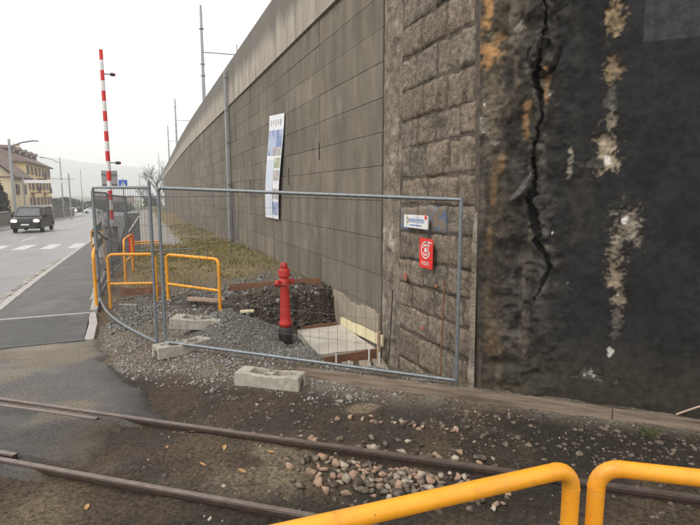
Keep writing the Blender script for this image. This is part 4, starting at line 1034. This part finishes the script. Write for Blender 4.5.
for z in (.8, 2.4, 4.0, 5.2, 6.4): MB().box((.015, 0, z), (.13, .20, .04)).build('bracket', M_grey, dp)

# ------------------------------------------------------------------ grass on the bank
def grass(name, X, Y, hmin, hmax, m, label, per=3):
    n = len(X); P = on_ground(X, Y); Vs = []; Fs = []
    for i in range(n):
        a = RNG.uniform(0, 6.28); h = RNG.uniform(hmin, hmax); l = RNG.uniform(.2, .8) * h; w_ = RNG.uniform(.006, .014) * (1 + (Y[i] > 16) * 1.2) * (.14 if Y[i] < 5 else 1)
        ux, uy = math.cos(a), math.sin(a)
        p = P[i]; k = len(Vs)
        Vs += [(p[0] - uy * w_, p[1] + ux * w_, p[2] - .02), (p[0] + uy * w_, p[1] - ux * w_, p[2] - .02), (p[0] + ux * l * .4, p[1] + uy * l * .4, p[2] + h * .7), (p[0] + ux * l, p[1] + uy * l, p[2] + h * .85)]
        Fs += [(k, k + 1, k + 2), (k + 1, k + 3, k + 2)]
    return tag(link(name, np_mesh(name, Vs, Fs, m, False)), label, 'grass', kind='stuff')
X, Y = pts(15000, -.3, 3.3, 11.0, 22, lambda X, Y: sstep(11, 12.6, Y + 1.4 * (fbm(X * 1.6, Y * 1.6, 57) - .5)) * (.2 + .8 * (fbm(X * 2.2, Y * 2.2, 67) > .51)))
grass('grass', X, Y, .02, .10, M_grass, 'yellowish winter grass on the bank before the concrete wall')
X, Y = pts(5200, 1.1, 3.3, 11.0, 40, lambda X, Y: sstep(1.0, 2.6, X + .0 * Y) * (fbm(X * 1.4, Y * 1.4, 77) > .5))
grass('weeds', X, Y, .03, .12, M_grassg, 'green weeds growing along the foot of the concrete wall')
wx_, wy_ = 4.05, 2.93
M_leafw = mat('dull_green_blade', (.075, .085, .035), (.11, .10, .05), 6, .85)
X = RNG.normal(wx_, .045, 60); Y = RNG.normal(wy_, .03, 60)
tag(grass('weed_tuft', X, Y, .03, .11, M_leafw, 'small green grass tuft in the dark soil below the black plank'), cat='weed')
# ------------------------------------------------------------------ level crossing barrier
bo = empty('crossing_barrier', (-.92, 18.4, -.12), 0, 'raised red and white level crossing barrier standing beyond the fence', 'barrier')
MB().box((0, 0, .55), (.34, .42, 1.1)).build('cabinet', M_grey, bo, .02)
MB().box((0, 0, 1.12), (.40, .48, .06)).build('cabinet_lid', M_dark, bo, .01)
def bp(f): return Vector((.02 - .01 * f, .02 * f, 1.05 + f * 5.62))
nseg = 18
for k in range(nseg):
    f0, f1 = k / nseg, (k + 1) / nseg
    rr = .072 - .022 * (f0 + f1) / 2
    MB().tube([bp(f0), bp(f1 - .0005)], [.075 - .018 * f0, .075 - .018 * f1], 10).build('boom_segment', M_boomred if k % 2 == 1 else M_white, bo)
for f in (.38, .87):
    q = bp(f); o = MB().box((.14, 0, 0), (.16, .03, .03)).lathe([(.05, 0), (.055, .05), (.05, .12), (.03, .13)], 10, (.22, 0, 0), 'X').build('boom_lamp', M_dark, bo, loc=q)
    MB().lathe([(.045, 0), (.03, .03), (0.005, .035)], 10, axis='X').build('lens', M_boomred, o, loc=(.35, 0, 0))
for s in (-1, 1):
    MB().box((.1 * s + .12, -.1, .85), (.02, .09, 1.2), rx=.5).build('counterweight_arm', M_white, bo)
MB().box((.12, .32, .42), (.3, .16, .28), rx=.5).build('counterweight', M_dark, bo, .01)
cs = empty('warning_sign', (-.98, 20.3, -.2), 0, 'grey back of a rectangular road sign behind the crossing barrier', 'sign')
MB().tube([(0, 0, 0), (0, 0, 3.1)], .035).build('pole', M_galv, cs)
MB().box((0, -.045, 2.78), (.52, .02, .62)).build('plate', M_mast, cs, .006)
for z in (2.6, 2.95): MB().box((0, -.06, z), (.5, .03, .04)).build('bracket', M_grey, cs)
bs = empty('blue_sign', (-1.14, 41.98, -.65), 0, 'small blue square pedestrian crossing sign on a pole far along the footpath', 'sign')
MB().tube([(0, 0, 0), (0, 0, 3.8)], .04).build('pole', M_galv, bs)
MB().box((0, -.06, 3.42), (.64, .02, .64)).build('plate', M_signwhite, bs)
MB().box((0, -.073, 3.42), (.58, .006, .58)).build('blue_face', M_signblue, bs)
MB().prism([(-.19, -.17), (.19, -.17), (0, .2)], (0, -.078, 3.42), (1, 0, 0), (0, 0, 1), (0, -1, 0), .004).build('white_triangle', M_signwhite, bs)
MB().prism([(-.02, .10), (.03, .10), (.02, .0), (.08, -.13), (.04, -.13), (0, -.03), (-.05, -.13), (-.09, -.13), (-.03, .0)], (0, -.083, 3.42), (1, 0, 0), (0, 0, 1), (0, -1, 0), .003).build('walker_symbol', M_dark, bs)
# chevron board
cb = empty('chevron_board', (-1.32, 17.9, -.12), 0, 'white board with black diagonal stripes in an orange frame at the kerb', 'sign')
MB().box((0, 0, .60), (.30, .02, .80)).build('board', M_signwhite, cb)
for z0 in (-.05, .42):
    MB().prism([(-.15, z0), (.15, z0 + .28), (.15, z0 + .52), (-.15, z0 + .24)], (0, -.011, .40), (1, 0, 0), (0, 0, 1), (0, -1, 0), .003).build('black_stripe', M_dark, cb)
for s in (-1, 1): MB().box((.17 * s, 0, .52), (.035, .035, 1.04)).build('frame_post', M_yellow, cb)
MB().box((0, 0, 1.03), (.36, .03, .03)).build('frame_rail', M_yellow, cb)
MB().box((0, -.05, .06), (.5, .3, .10), taper=.8).build('base', M_block, cb)
tag(MB().box((0, 0, .72), (.14, .02, .52)).tube([(0, .03, 0), (0, .03, 1.0)], .02).build('red_marker', M_signred, loc=(-.30, 15.5, -.02)), 'narrow red marker plate behind the edge-on yellow barrier', 'marker')
# signalling relay mast bits behind the fence
rl = empty('relay_cabinet', (-.35, 21.4, -.15), 0, 'dark railway relay cabinet with white diagonal bar behind the fence', 'cabinet')
MB().box((0, 0, .75), (.55, .4, 1.5)).build('box', M_grey, rl, .02); MB().box((.05, -.22, 1.05), (.05, .02, .8), ry=.6).build('bar', M_white, rl)
MB().box((-.1, -.215, .7), (.02, .02, 1.2)).build('door_edge', M_dark, rl)

# ------------------------------------------------------------------ railway masts above the wall
for (x, y, top, al, armz, lab) in ((4.62, 39.2, 15.2, 2.45, 12.05, 'nearest and tallest looking grey catenary mast with side arm above the wall'), (5.0, 75, 14.7, 2.4, 11.9, 'middle grey catenary mast with side arm above the far wall'), (5.5, 105, 14.8, 2.3, 11.9, 'farthest thin catenary mast above the end of the wall')):
    e = empty('catenary_mast', (x, y, 6.0), 0, lab, 'mast', 'railway masts above the wall')
    MB().tube([(0, 0, 0), (0, 0, (top - 6) * .35), (0, 0, top - 6)], [.15, .13, .085], 10).build('mast', M_mast, e)
    MB().tube([(0, 0, armz - 6), (al, 0, armz - 6 + .05)], .035, 6).build('arm', M_grey, e)
    MB().lathe([(.03, 0), (.07, .03), (.03, .08), (.07, .12), (.03, .17), (.07, .21), (.03, .27), (.03, .85)], 8).build('insulator', M_dark, e, loc=(al, 0, armz - 6 - .05))
    for z in (2.5, 4.4, 5.2, 7.6): MB().lathe([(.17, 0), (.17, .05)], 10).build('collar', M_grey, e, loc=(0, 0, z))

# ------------------------------------------------------------------ street lamps and far poles
def lamp(x, y, h, arm, label, r=.11, z=None):
    z = float(drop(y)) - .05 if z is None else z
    e = empty('street_lamp', (x, y, z), 0, label, 'street lamp', 'street lamps')
    MB().tube([(0, 0, 0), (0, 0, h * .5), (0, 0, h)], [r, r * .85, r * .6], 8).build('pole', M_mast, e)
    if arm:
        MB().tube([(0, 0, h - .9), (arm * .5, 0, h - .35), (arm, 0, h - .1)], r * .4, 6).build('arm', M_grey, e)
        MB().box((arm * 1.12, 0, h - .1), (.7, .26, .14), taper=.7).build('lamp_head', M_grey, e)
lamp(-13.4, 69, 9.4, 2.3, 'stout street lamp pole before the brown-roofed pale house', .2)
lamp(-10.7, 87, 9.0, -2.0, 'street lamp at the end of the yellow house, arm pointing left', .10)
lamp(-11.65, 125, 9.6, 0, 'thin bare pole beside the far dark trees', .09)
lamp(.05, 98.5, 7.6, 0, 'thin grey pole right of the blue sign, the shorter of the pair', .07)
lamp(1.65, 98.1, 9.2, 0, 'thin grey pole right of the blue sign, the taller of the pair', .07)
lamp(3.75, 109, 12.0, 0, 'thin tall pole at the very end of the wall', .08)
ga = empty('height_gauge', (-12.0, 81.5, float(drop(81)) - .1), 0, 'white horizontal bar on two grey poles across the road before the yellow house', 'gantry')
for x in (-2.6, 2.9): MB().tube([(x, 0, 0), (x, 0, 6.4 if x > 0 else 5.9)], .09, 8).build('pole', M_mast, ga)
MB().box((.1, 0, 5.25), (5.6, .12, .42)).build('white_bar', M_signwhite, ga); MB().box((-1.0, 0, 5.62), (9, .06, .06)).build('top_wire', M_dark, ga)

# ------------------------------------------------------------------ vehicles
M_vbody = mat('van_paint', (.014, .012, .0115), (.012, .011, .010), 3, .3, spec=.3)
M_cwhite = mat('car_white', (.62, .63, .64), (.58, .59, .60), 3, .3, spec=.6)
M_glass = mat('window_glass', (.085, .092, .098), (.06, .066, .07), 3, .08, spec=.8)
M_pane = mat('house_pane', (.05, .05, .05), (.04, .04, .04), 3, .45, spec=.3)
M_tyre = mat('tyre_rubber', (.018, .018, .018), (.014, .014, .014), 9, .85)
M_head = mat('lit_headlight', (.9, .85, .7), (.9, .85, .7), 3, .3, emit=((1, .86, .62), 2.2))
M_tail = mat('tail_lamp', (.30, .012, .010), None, 3, .3)
def vehicle(loc, rz, prof, W, name, paint, label, cat, glassz, group=None, lights=True, wheels=((-1.45,), (1.5,)), wr=.33, L0=0):
    e = empty(name, loc, rz, label, cat, group)
    # prof: list of (y, z, half width scale) around the side outline; extruded with tumblehome
    k = len(prof); vs = []
    lay = [(-.5, .955), (-.44, 1.0), (.44, 1.0), (.5, .955)]
    for (f, sc_) in lay:
        for (y, z) in prof:
            tum = 1 - .16 * max(0, (z - glassz)) / max(.01, max(p[1] for p in prof) - glassz)
            vs.append((f * W * tum, y * (sc_ if abs(f) == .5 else 1), .28 + (z - .28) * (sc_ if abs(f) == .5 else 1)))
    fs = [(i * k + j, i * k + (j + 1) % k, (i + 1) * k + (j + 1) % k, (i + 1) * k + j) for i in range(3) for j in range(k)] + [tuple(range(k)), tuple(range(3 * k, 4 * k))]
    b = MB(); b.add(vs, fs); bo_ = b.build('body', paint, e, .05)
    for s in (-1, 1):
        for yy in (wheels[0][0], wheels[1][0]):
            wq = MB().lathe([(wr * .6, -.10), (wr * .93, -.10), (wr, -.07), (wr, .07), (wr * .93, .10), (wr * .6, .10)], 20, axis='X').build('wheel', M_tyre, e, loc=(s * (W / 2 - .09), yy, wr))
            MB().lathe([(wr * .6, -.085), (wr * .55, -.10), (wr * .12, -.09)], 14, axis='X').build('rim', M_grey, wq, loc=(0 if s < 0 else .19, 0, 0))
    return e
# dark van coming towards the camera (front at -y)
vy = 43.0
vp = [(-2.45, .34), (-2.50, .62), (-2.42, .92), (-2.25, 1.06), (-1.62, 1.20), (-.82, 1.84), (-.55, 1.92), (2.35, 1.95), (2.48, 1.78), (2.50, .55), (2.45, .34)]
van = vehicle((-7.66, vy + 2.4, float(drop(vy + 2)) - .10), R(-3), vp, 1.92, 'van', M_vbody, 'dark van with lit headlights driving towards the camera', 'van', 1.15, wheels=((-1.55,), (1.45,)))
MB().prism([(-.78, 0), (.78, 0), (.66, .86), (-.66, .86)], (0, -1.60, 1.235), (1, 0, 0), (0, .78, .625), (0, -.62, .78), .012).build('windscreen', M_glass, van)
for s in (-1, 1):
    MB().prism([(-1.35, 1.22), (-.10, 1.22), (-.10, 1.74), (-.72, 1.74)], (s * .955, 0, 0), (0, 1, 0), (-s * .10, 0, 1), (s, 0, 0), .05 if s < 0 else .05).build('side_window', M_glass, van, loc=(s * .075, 0, 0))
    MB().prism([(.0, 1.22), (2.1, 1.22), (2.1, 1.74), (.0, 1.74)], (s * .955, 0, 0), (0, 1, 0), (-s * .10, 0, 1), (s, 0, 0), .05).build('side_window', M_glass, van, loc=(s * .075, 0, 0))
    MB().box((s * 1.06, -1.15, 1.22), (.20, .12, .24)).build('mirror', M_vbody, van, .03)
    MB().lathe([(.02, -.05), (.15, -.05), (.17, .0), (.15, .03)], 14, (0, 0, 0), 'Y').build('headlight', M_head, van, loc=(s * .70, -2.40, .90)).scale = (1.25, 1, .75)
    MB().lathe([(.05, -.03), (.05, .03)], 10, (0, 0, 0), 'Y').build('fog_lamp', M_glass, van, loc=(s * .72, -2.50, .50))
MB().box((0, -2.46, .84), (.85, .05, .16)).build('grille', M_dark, van, .01)
MB().box((0, -2.50, .48), (1.2, .05, .16)).build('bumper_intake', M_dark, van, .01)
MB().box((0, -2.53, .64), (.52, .02, .11)).build('number_plate', M_signwhite, van)
# white cars at the far bend
cpf = [(-2.05, .32), (-2.1, .60), (-1.95, .78), (-1.05, .92), (-.45, 1.38), (.75, 1.42), (1.55, 1.02), (2.05, .95), (2.1, .55), (2.05, .32)]
c1 = vehicle((-10.95, 140.5, float(drop(140)) - .09), R(84), cpf, 1.72, 'car', M_cwhite, 'white hatchback seen from the side at the far end of the road', 'car', .95, 'white cars at the far end of the road', wheels=((-1.3,), (1.3,)), wr=.31)
for s in (-1, 1):
    MB().prism([(-.92, .95), (1.35, .97), (.72, 1.35), (-.42, 1.33)], (s * .83, 0, 0), (0, 1, 0), (-s * .12, 0, 1), (s, 0, 0), .05).build('side_window', M_glass, c1, loc=(s * .05 - s * .0, 0, 0))
c2 = vehicle((-17.2, 158, float(drop(158)) - .09), R(10), cpf, 1.72, 'car', M_cwhite, 'white car facing the camera with lit headlights at the far bend', 'car', .95, 'white cars at the far end of the road', wheels=((-1.3,), (1.3,)), wr=.31)
MB().prism([(-.62, 0), (.62, 0), (.52, .66), (-.52, .66)], (0, -1.0, .98), (1, 0, 0), (0, .79, .61), (0, -.61, .79), .012).build('windscreen', M_glass, c2)
for s in (-1, 1): MB().lathe([(.02, -.04), (.14, -.04), (.14, .04)], 12, axis='Y').build('headlight', M_head, c2, loc=(s * .62, -2.06, .68))
vt = vehicle((-11.3, 71.5, float(drop(71)) - .05), R(-4), vp, 1.9, 'van', M_cwhite, 'pale grey van standing behind the dark van', 'van', 1.15, wheels=((-1.55,), (1.45,)))
MB().prism([(-.78, 0), (.78, 0), (.66, .86), (-.66, .86)], (0, -1.60, 1.235), (1, 0, 0), (0, .78, .625), (0, -.62, .78), .012).build('windscreen', M_glass, vt)

# ------------------------------------------------------------------ houses
M_yel = mat('yellow_render', (.72, .54, .27), (.64, .47, .235), .6, .9)
M_pal = mat('pale_render', (.68, .58, .40), (.60, .50, .34), .6, .9)
M_roof = mat('brown_roof', (.155, .105, .082), (.10, .072, .058), 1.2, .9)
M_redroof = mat('red_roof', (.26, .10, .07), (.19, .075, .055), 1.2, .9)
M_shut = mat('brown_shutter', (.11, .06, .04), (.09, .05, .035), 3, .8)
M_greyw = mat('grey_render', (.36, .35, .34), (.30, .29, .285), .6, .9)
M_stonew = mat('roadside_stone', (.19, .165, .14), (.12, .105, .09), 1.5, .95, .6, 8)
def house(name, x0, x1, y0, y1, zb, ze, zr, wallm, roofm, label, ridge='Y', windows_side=(), windows_front=(), hip=0.0, dormers=0, chimneys=(), group='houses beyond the road', over=.6):
    e = empty(name, ((x0 + x1) / 2, (y0 + y1) / 2, zb), 0, label, 'house', group)
    cx, cy = (x0 + x1) / 2, (y0 + y1) / 2; a, c = (x1 - x0) / 2, (y1 - y0) / 2; H_ = ze - zb; RR = zr - zb
    b = MB().box((0, 0, H_ / 2), (2 * a, 2 * c, H_))
    if hip == 0:
        if ridge == 'Y': b.add([(-a, -c, H_), (a, -c, H_), (0, -c, RR - .15), (-a, c, H_), (a, c, H_), (0, c, RR - .15)], [(0, 1, 2), (5, 4, 3)])
        else: b.add([(-a, -c, H_), (-a, c, H_), (-a, 0, RR - .15), (a, -c, H_), (a, c, H_), (a, 0, RR - .15)], [(0, 1, 2), (5, 4, 3)])
    b.build('wall', wallm, e)
    t = .22; o_ = over
    if ridge == 'Y':
        s_ = (RR - H_) / a; zo = H_ - o_ * s_
        top = [(-a - o_, -c - o_, zo), (a + o_, -c - o_, zo), (a + o_, c + o_, zo), (-a - o_, c + o_, zo), (0, -c - o_ + hip, RR), (0, c + o_ - hip, RR)]
        fs = [(0, 3, 5, 4), (1, 4, 5, 2), (0, 4, 1), (3, 2, 5)]
    else:
        s_ = (RR - H_) / c; zo = H_ - o_ * s_
        top = [(-a - o_, -c - o_, zo), (a + o_, -c - o_, zo), (a + o_, c + o_, zo), (-a - o_, c + o_, zo), (-a - o_ + hip, 0, RR), (a + o_ - hip, 0, RR)]
        fs = [(0, 1, 5, 4), (3, 4, 5, 2), (0, 4, 3), (1, 2, 5)]
    b = MB()
    if hip == 0: fs = fs[:2]
    b.add([(p[0], p[1], p[2] + t) for p in top] + top, fs + [tuple(6 + i for i in reversed(f)) for f in fs] + ([(0, 1, 7, 6), (1, 2, 8, 7), (2, 3, 9, 8), (3, 0, 6, 9)]))
    rf = b.build('roof', roofm, e)
    for (x, y, h, w_) in chimneys: MB().box((x, y, RR + h / 2 - .6), (w_, w_, h + 1.2)).box((x, y, RR + h), (w_ * 1.25, w_ * 1.25, .15)).build('chimney', M_pal, rf)
    for (y, z, w_, h) in windows_side:       # on the +x face
        f = MB().box((a + .03, y - cy, z - zb), (.10, w_ + .24, h + .24)).build('window', M_pal, e)
        MB().box((a + .09, y - cy, z - zb), (.02, w_, h)).build('pane', M_pane, f)
        for s in (-1, 1): MB().box((a + .07, y - cy + s * (w_ * .78), z - zb), (.05, w_ * .5, h)).build('shutter', M_shut, f)
    for (x, z, w_, h) in windows_front:      # on the -y face
        f = MB().box((x - cx, -c - .03, z - zb), (w_ + .24, .10, h + .24)).build('window', M_pal, e)
        MB().box((x - cx, -c - .09, z - zb), (w_, .02, h)).build('pane', M_pane, f)
        for s in (-1, 1): MB().box((x - cx + s * (w_ * .78), -c - .07, z - zb), (w_ * .5, .05, h)).build('shutter', M_shut, f)
    for k in range(dormers):
        y = -c + 2.5 + k * (2 * c - 5) / max(1, dormers - 1); zz = H_ + (RR - H_) * .42; xx = a * .58
        d_ = MB().box((xx, y, zz + .35), (1.4, 1.1, .8)).build('dormer', M_shut, rf)
        MB().prism([(-.8, 0), (.8, 0), (0, .5)], (xx + .95, y, zz + .75), (0, 1, 0), (0, 0, 1), (-1, 0, 0), 2.6).build('dormer_roof', roofm, d_)
        MB().box((xx + .71, y, zz + .4), (.04, .7, .5)).build('pane', M_glass, d_)
    return e
zb = float(drop(110)) - .6
wins = [(y, z, 1.0, 1.5) for y in (99.5, 103, 106.6, 110.2, 113.8, 117.4, 120.6) for z in (.6, 3.4, 5.9)]
h1 = house('house', -29, -17, 97, 122, zb, 7.3, 10.4, M_yel, M_roof, 'yellow rendered house with brown dormered roof and shuttered windows', 'Y', wins, [(-19.5, 3.4, 1.0, 1.5), (-19.5, .6, 1.0, 1.5), (-22.5, 3.4, 1, 1.5)], hip=3.5, dormers=5, chimneys=((-1.5, -9, 1.5, .9), (3.2, -2, .2, .8)))
for k, (y, z) in enumerate(((102, 2.1), (109, 4.6), (114, 2.1))):
    o = MB().box((6.55, y - 109.5, z - zb), (1.1, 3.2, .15)).build('balcony', M_shut, h1)
    for s in np.linspace(-1.5, 1.5, 9): MB().box((7.05, y - 109.5 + s, z - zb + .5), (.04, .05, .95)).build('baluster', M_dark, o)
    MB().box((7.05, y - 109.5, z - zb + 1.0), (.06, 3.2, .06)).build('handrail', M_dark, o)
h2 = house('house', -25, -15.6, 80, 91, float(drop(85)) - .6, 4.6, 8.8, M_pal, M_roof, 'pale house with steep brown gable roof behind the stout lamp pole', 'Y', [(83, 2.6, 1, 1.4), (87.5, 2.6, 1, 1.4)], [(-18.2, 2.9, 1.0, 1.4), (-18.2, .3, 1.0, 1.4), (-21, 2.9, 1.0, 1.4)], chimneys=((-.6, 1.5, 1.6, 1.0),))
MB().box((2.6, -6.0, 3.3), (3.4, 1.1, .15)).build('balcony', M_shut, h2); MB().box((2.6, -6.5, 3.8), (3.4, .06, .9)).build('railing', M_shut, h2)
house('house', -44, -34, 205, 214, -4.6, -1.6, .2, M_greyw, M_redroof, 'low far building with red roof left of the far white cars', 'X', (), [(-41, -3, 1.2, 1.2), (-37, -3, 1.2, 1.2)])
house('house', -16, -3, 215, 226, -4.6, -1.5, .9, M_greyw, M_roof, 'low far building with wide brown roof above the white hatchback', 'X', (), [(-13, -3, 1.2, 1.2), (-9, -3, 1.2, 1.2)])
house('house', -58, -50, 190, 200, -4.6, .2, 2.2, M_greyw, M_roof, 'small grey far building near the end of the yellow house', 'X', (), [(-55, -2.5, 1.2, 1.2)])
house('house', .5, 9, 190, 198, -4.4, .6, 1.2, M_signwhite, M_greyw, 'low white far building seen above the far mesh panel', 'X', (), [(2.5, -1.2, 1.4, 1.0), (5, -1.2, 1.4, 1.0)])

# roadside wall on the left: capped lengths
rwl = empty('roadside_wall', (-12.4, 20, 0), 0, 'low brown stone wall along the far side of the road', 'wall')
for i in range(21):
    y = 20 + 4.5 * i; MB().box((0, y - 20 + 2.25, float(drop(y + 2)) + .52), (.35, 4.47, 1.35)).build('wall_length', M_stonew, rwl)
    MB().box((0, y - 20 + 2.25, float(drop(y + 2)) + 1.235), (.46, 4.48, .08)).build('coping', M_stonew, rwl)

# ------------------------------------------------------------------ trees
M_leafd = mat('dark_foliage', (.045, .055, .035), (.025, .032, .02), 2, .9)
M_leafm = mat('mid_foliage', (.075, .08, .045), (.045, .05, .03), 2, .9)
M_bark = mat('bark', (.085, .07, .058), (.06, .05, .042), 6, .95)
def leafy(name, loc, h, rx, label, m, n=900, conical=False, leaf=.22, group='far trees', cat='tree'):
    e = empty(name, loc, 0, label, cat, group); r = np.random.default_rng(int(abs(loc[0] * 7 + loc[1])) + int(h * 3))
    MB().tube([(0, 0, -.3), (.05, 0, h * .4), (0, .05, h * .85)], [h * .03, h * .022, .02], 7).build('trunk', M_bark, e)
    Vs = []; Fs = []
    cl = [(r.uniform(0, 6.28), r.uniform(.15, 1), r.uniform(.12, .95)) for _ in range(26)]
    for i in range(n):
        a, d_, f = cl[i % 26]; f = min(1, max(.05, f + r.normal(0, .07)))
        rad = rx * ((1 - f) * 1.05 + .03) if conical else rx * math.sqrt(max(.02, 1 - ((f - .55) / .5) ** 2))
        a += r.normal(0, .35); q = rad * min(1.12, max(.05, d_ + r.normal(0, .18)))
        c = np.array([q * math.cos(a), q * math.sin(a), h * f]); u_ = r.normal(size=3); u_ /= np.linalg.norm(u_); v_ = np.cross(u_, r.normal(size=3)); v_ /= np.linalg.norm(v_)
        s = leaf * r.uniform(.6, 1.4); k = len(Vs)
        Vs += [c - u_ * s, c + v_ * s * .6, c + u_ * s, c - v_ * s * .6]; Fs.append((k, k + 1, k + 2, k + 3))
    link('crown', np_mesh('crown', Vs, Fs, m, False), e)
    for k in range(5):
        a = k * 1.3; MB().tube([(0, 0, h * (.3 + .1 * k)), (rx * .6 * math.cos(a), rx * .6 * math.sin(a), h * (.42 + .1 * k))], [h * .012, .015], 5).build('limb', M_bark, e)
    return e
leafy('conifer_tree', (-14.2, 64.5, -1.4), 6.4, 1.5, 'dark conical conifer by the low wall at the edge of the picture', M_leafd, 2600, True, .20)
for (x, y, h, rx, lab, m) in ((-25, 176, 4.6, 5.0, 'dark rounded bush beside the red far roof', M_leafd), (-20.5, 178, 5.0, 5.2, 'dark broad bush behind the far white cars', M_leafd), (-12.5, 182, 4.2, 5.0, 'low dark bush behind the white hatchback', M_leafm), (-34, 172, 4.4, 4.5, 'dark bush at the end of the roadside wall', M_leafm), (-5.5, 172, 3.4, 4.0, 'low bush behind the crossing barrier cabinet', M_leafm), (3.2, 170, 4.6, 2.6, 'leafy bush near the far end of the wall', M_leafd)):
    leafy('bush', (x, y, float(drop(y)) - .8), h, rx, lab, m, 2200, leaf=.42, cat='bush', group='far bushes')
def bare(loc, h, label, seed):
    e = empty('bare_tree', loc, 0, label, 'tree', 'bare trees'); r = random.Random(seed)
    MB().tube([(0, 0, -.4), (.05, 0, h * .3), (.0, .1, h * .55)], [h * .02, h * .016, h * .011], 7).build('trunk', M_bark, e)
    b = MB()
    def grow(p, d_, l, rad, lev):
        q = p + d_ * l; b.tube([p, (p + q) / 2 + Vector((r.uniform(-.05, .05), r.uniform(-.05, .05), 0)) * l, q], [rad, rad * .85, rad * .6], 4, False)
        if lev:
            for _ in range(4 if lev > 1 else 5):
                nd = (d_ + Vector((r.uniform(-.8, .8), r.uniform(-.8, .8), r.uniform(-.15, .5)))).normalized(); grow(p + d_ * l * r.uniform(.4, 1), nd, l * r.uniform(.55, .75), rad * .55, lev - 1)
    for k in range(6):
        a = k * 1.05; grow(Vector((0, 0, h * (.25 + .05 * k))), Vector((math.cos(a) * .6, math.sin(a) * .6, .8)).normalized(), h * .25, h * .009, 3)
    b.build('crown', M_bark, e)
bare((4.3, 146, -3.2), 14.5, 'bare leafless tree standing beyond the far end of the wall', 3)
bare((1.2, 152, -3.3), 8.5, 'small bare leafless tree left of the larger one beyond the wall', 5)

# ------------------------------------------------------------------ hills in the mist
M_hill = mat('wooded_hill', (.055, .065, .055), (.04, .05, .045), .004, .95)
hx = np.linspace(-2600, 1600, 60); hyy = np.linspace(1500, 2600, 16)
HX, HY = np.meshgrid(hx, hyy, indexing='ij')
prof = np.interp(HX, [-2600, -1500, -900, -500, -150, 150, 500, 1600], [210, 205, 195, 170, 120, 95, 80, 100])
HZ = -8 + prof * sstep(1500, 2150, HY) * (.8 + .4 * fbm(HX * .004, HY * .004, 5))
tag(link('hill', np_mesh('hill', np.stack([HX, HY, HZ], -1).reshape(-1, 3), gridfaces(60, 16), M_hill)), kind='structure')
HAZE = True
if HAZE:
    b = MB().box((0, 1250, 112), (6400, 3300, 244)); hz = b.build('haze', M_grey); tag(hz, 'thin pale mist over the valley', 'haze', kind='stuff')
    m = bpy.data.materials.new('mist'); m.use_nodes = True; t = m.node_tree; t.nodes.clear()
    pv = t.nodes.new('ShaderNodeVolumePrincipled'); pv.inputs['Density'].default_value = .0010; pv.inputs['Color'].default_value = (.955, .978, 1, 1); pv.inputs['Anisotropy'].default_value = .0
    oo = t.nodes.new('ShaderNodeOutputMaterial'); t.links.new(pv.outputs[0], oo.inputs['Volume']); hz.data.materials.clear(); hz.data.materials.append(m)
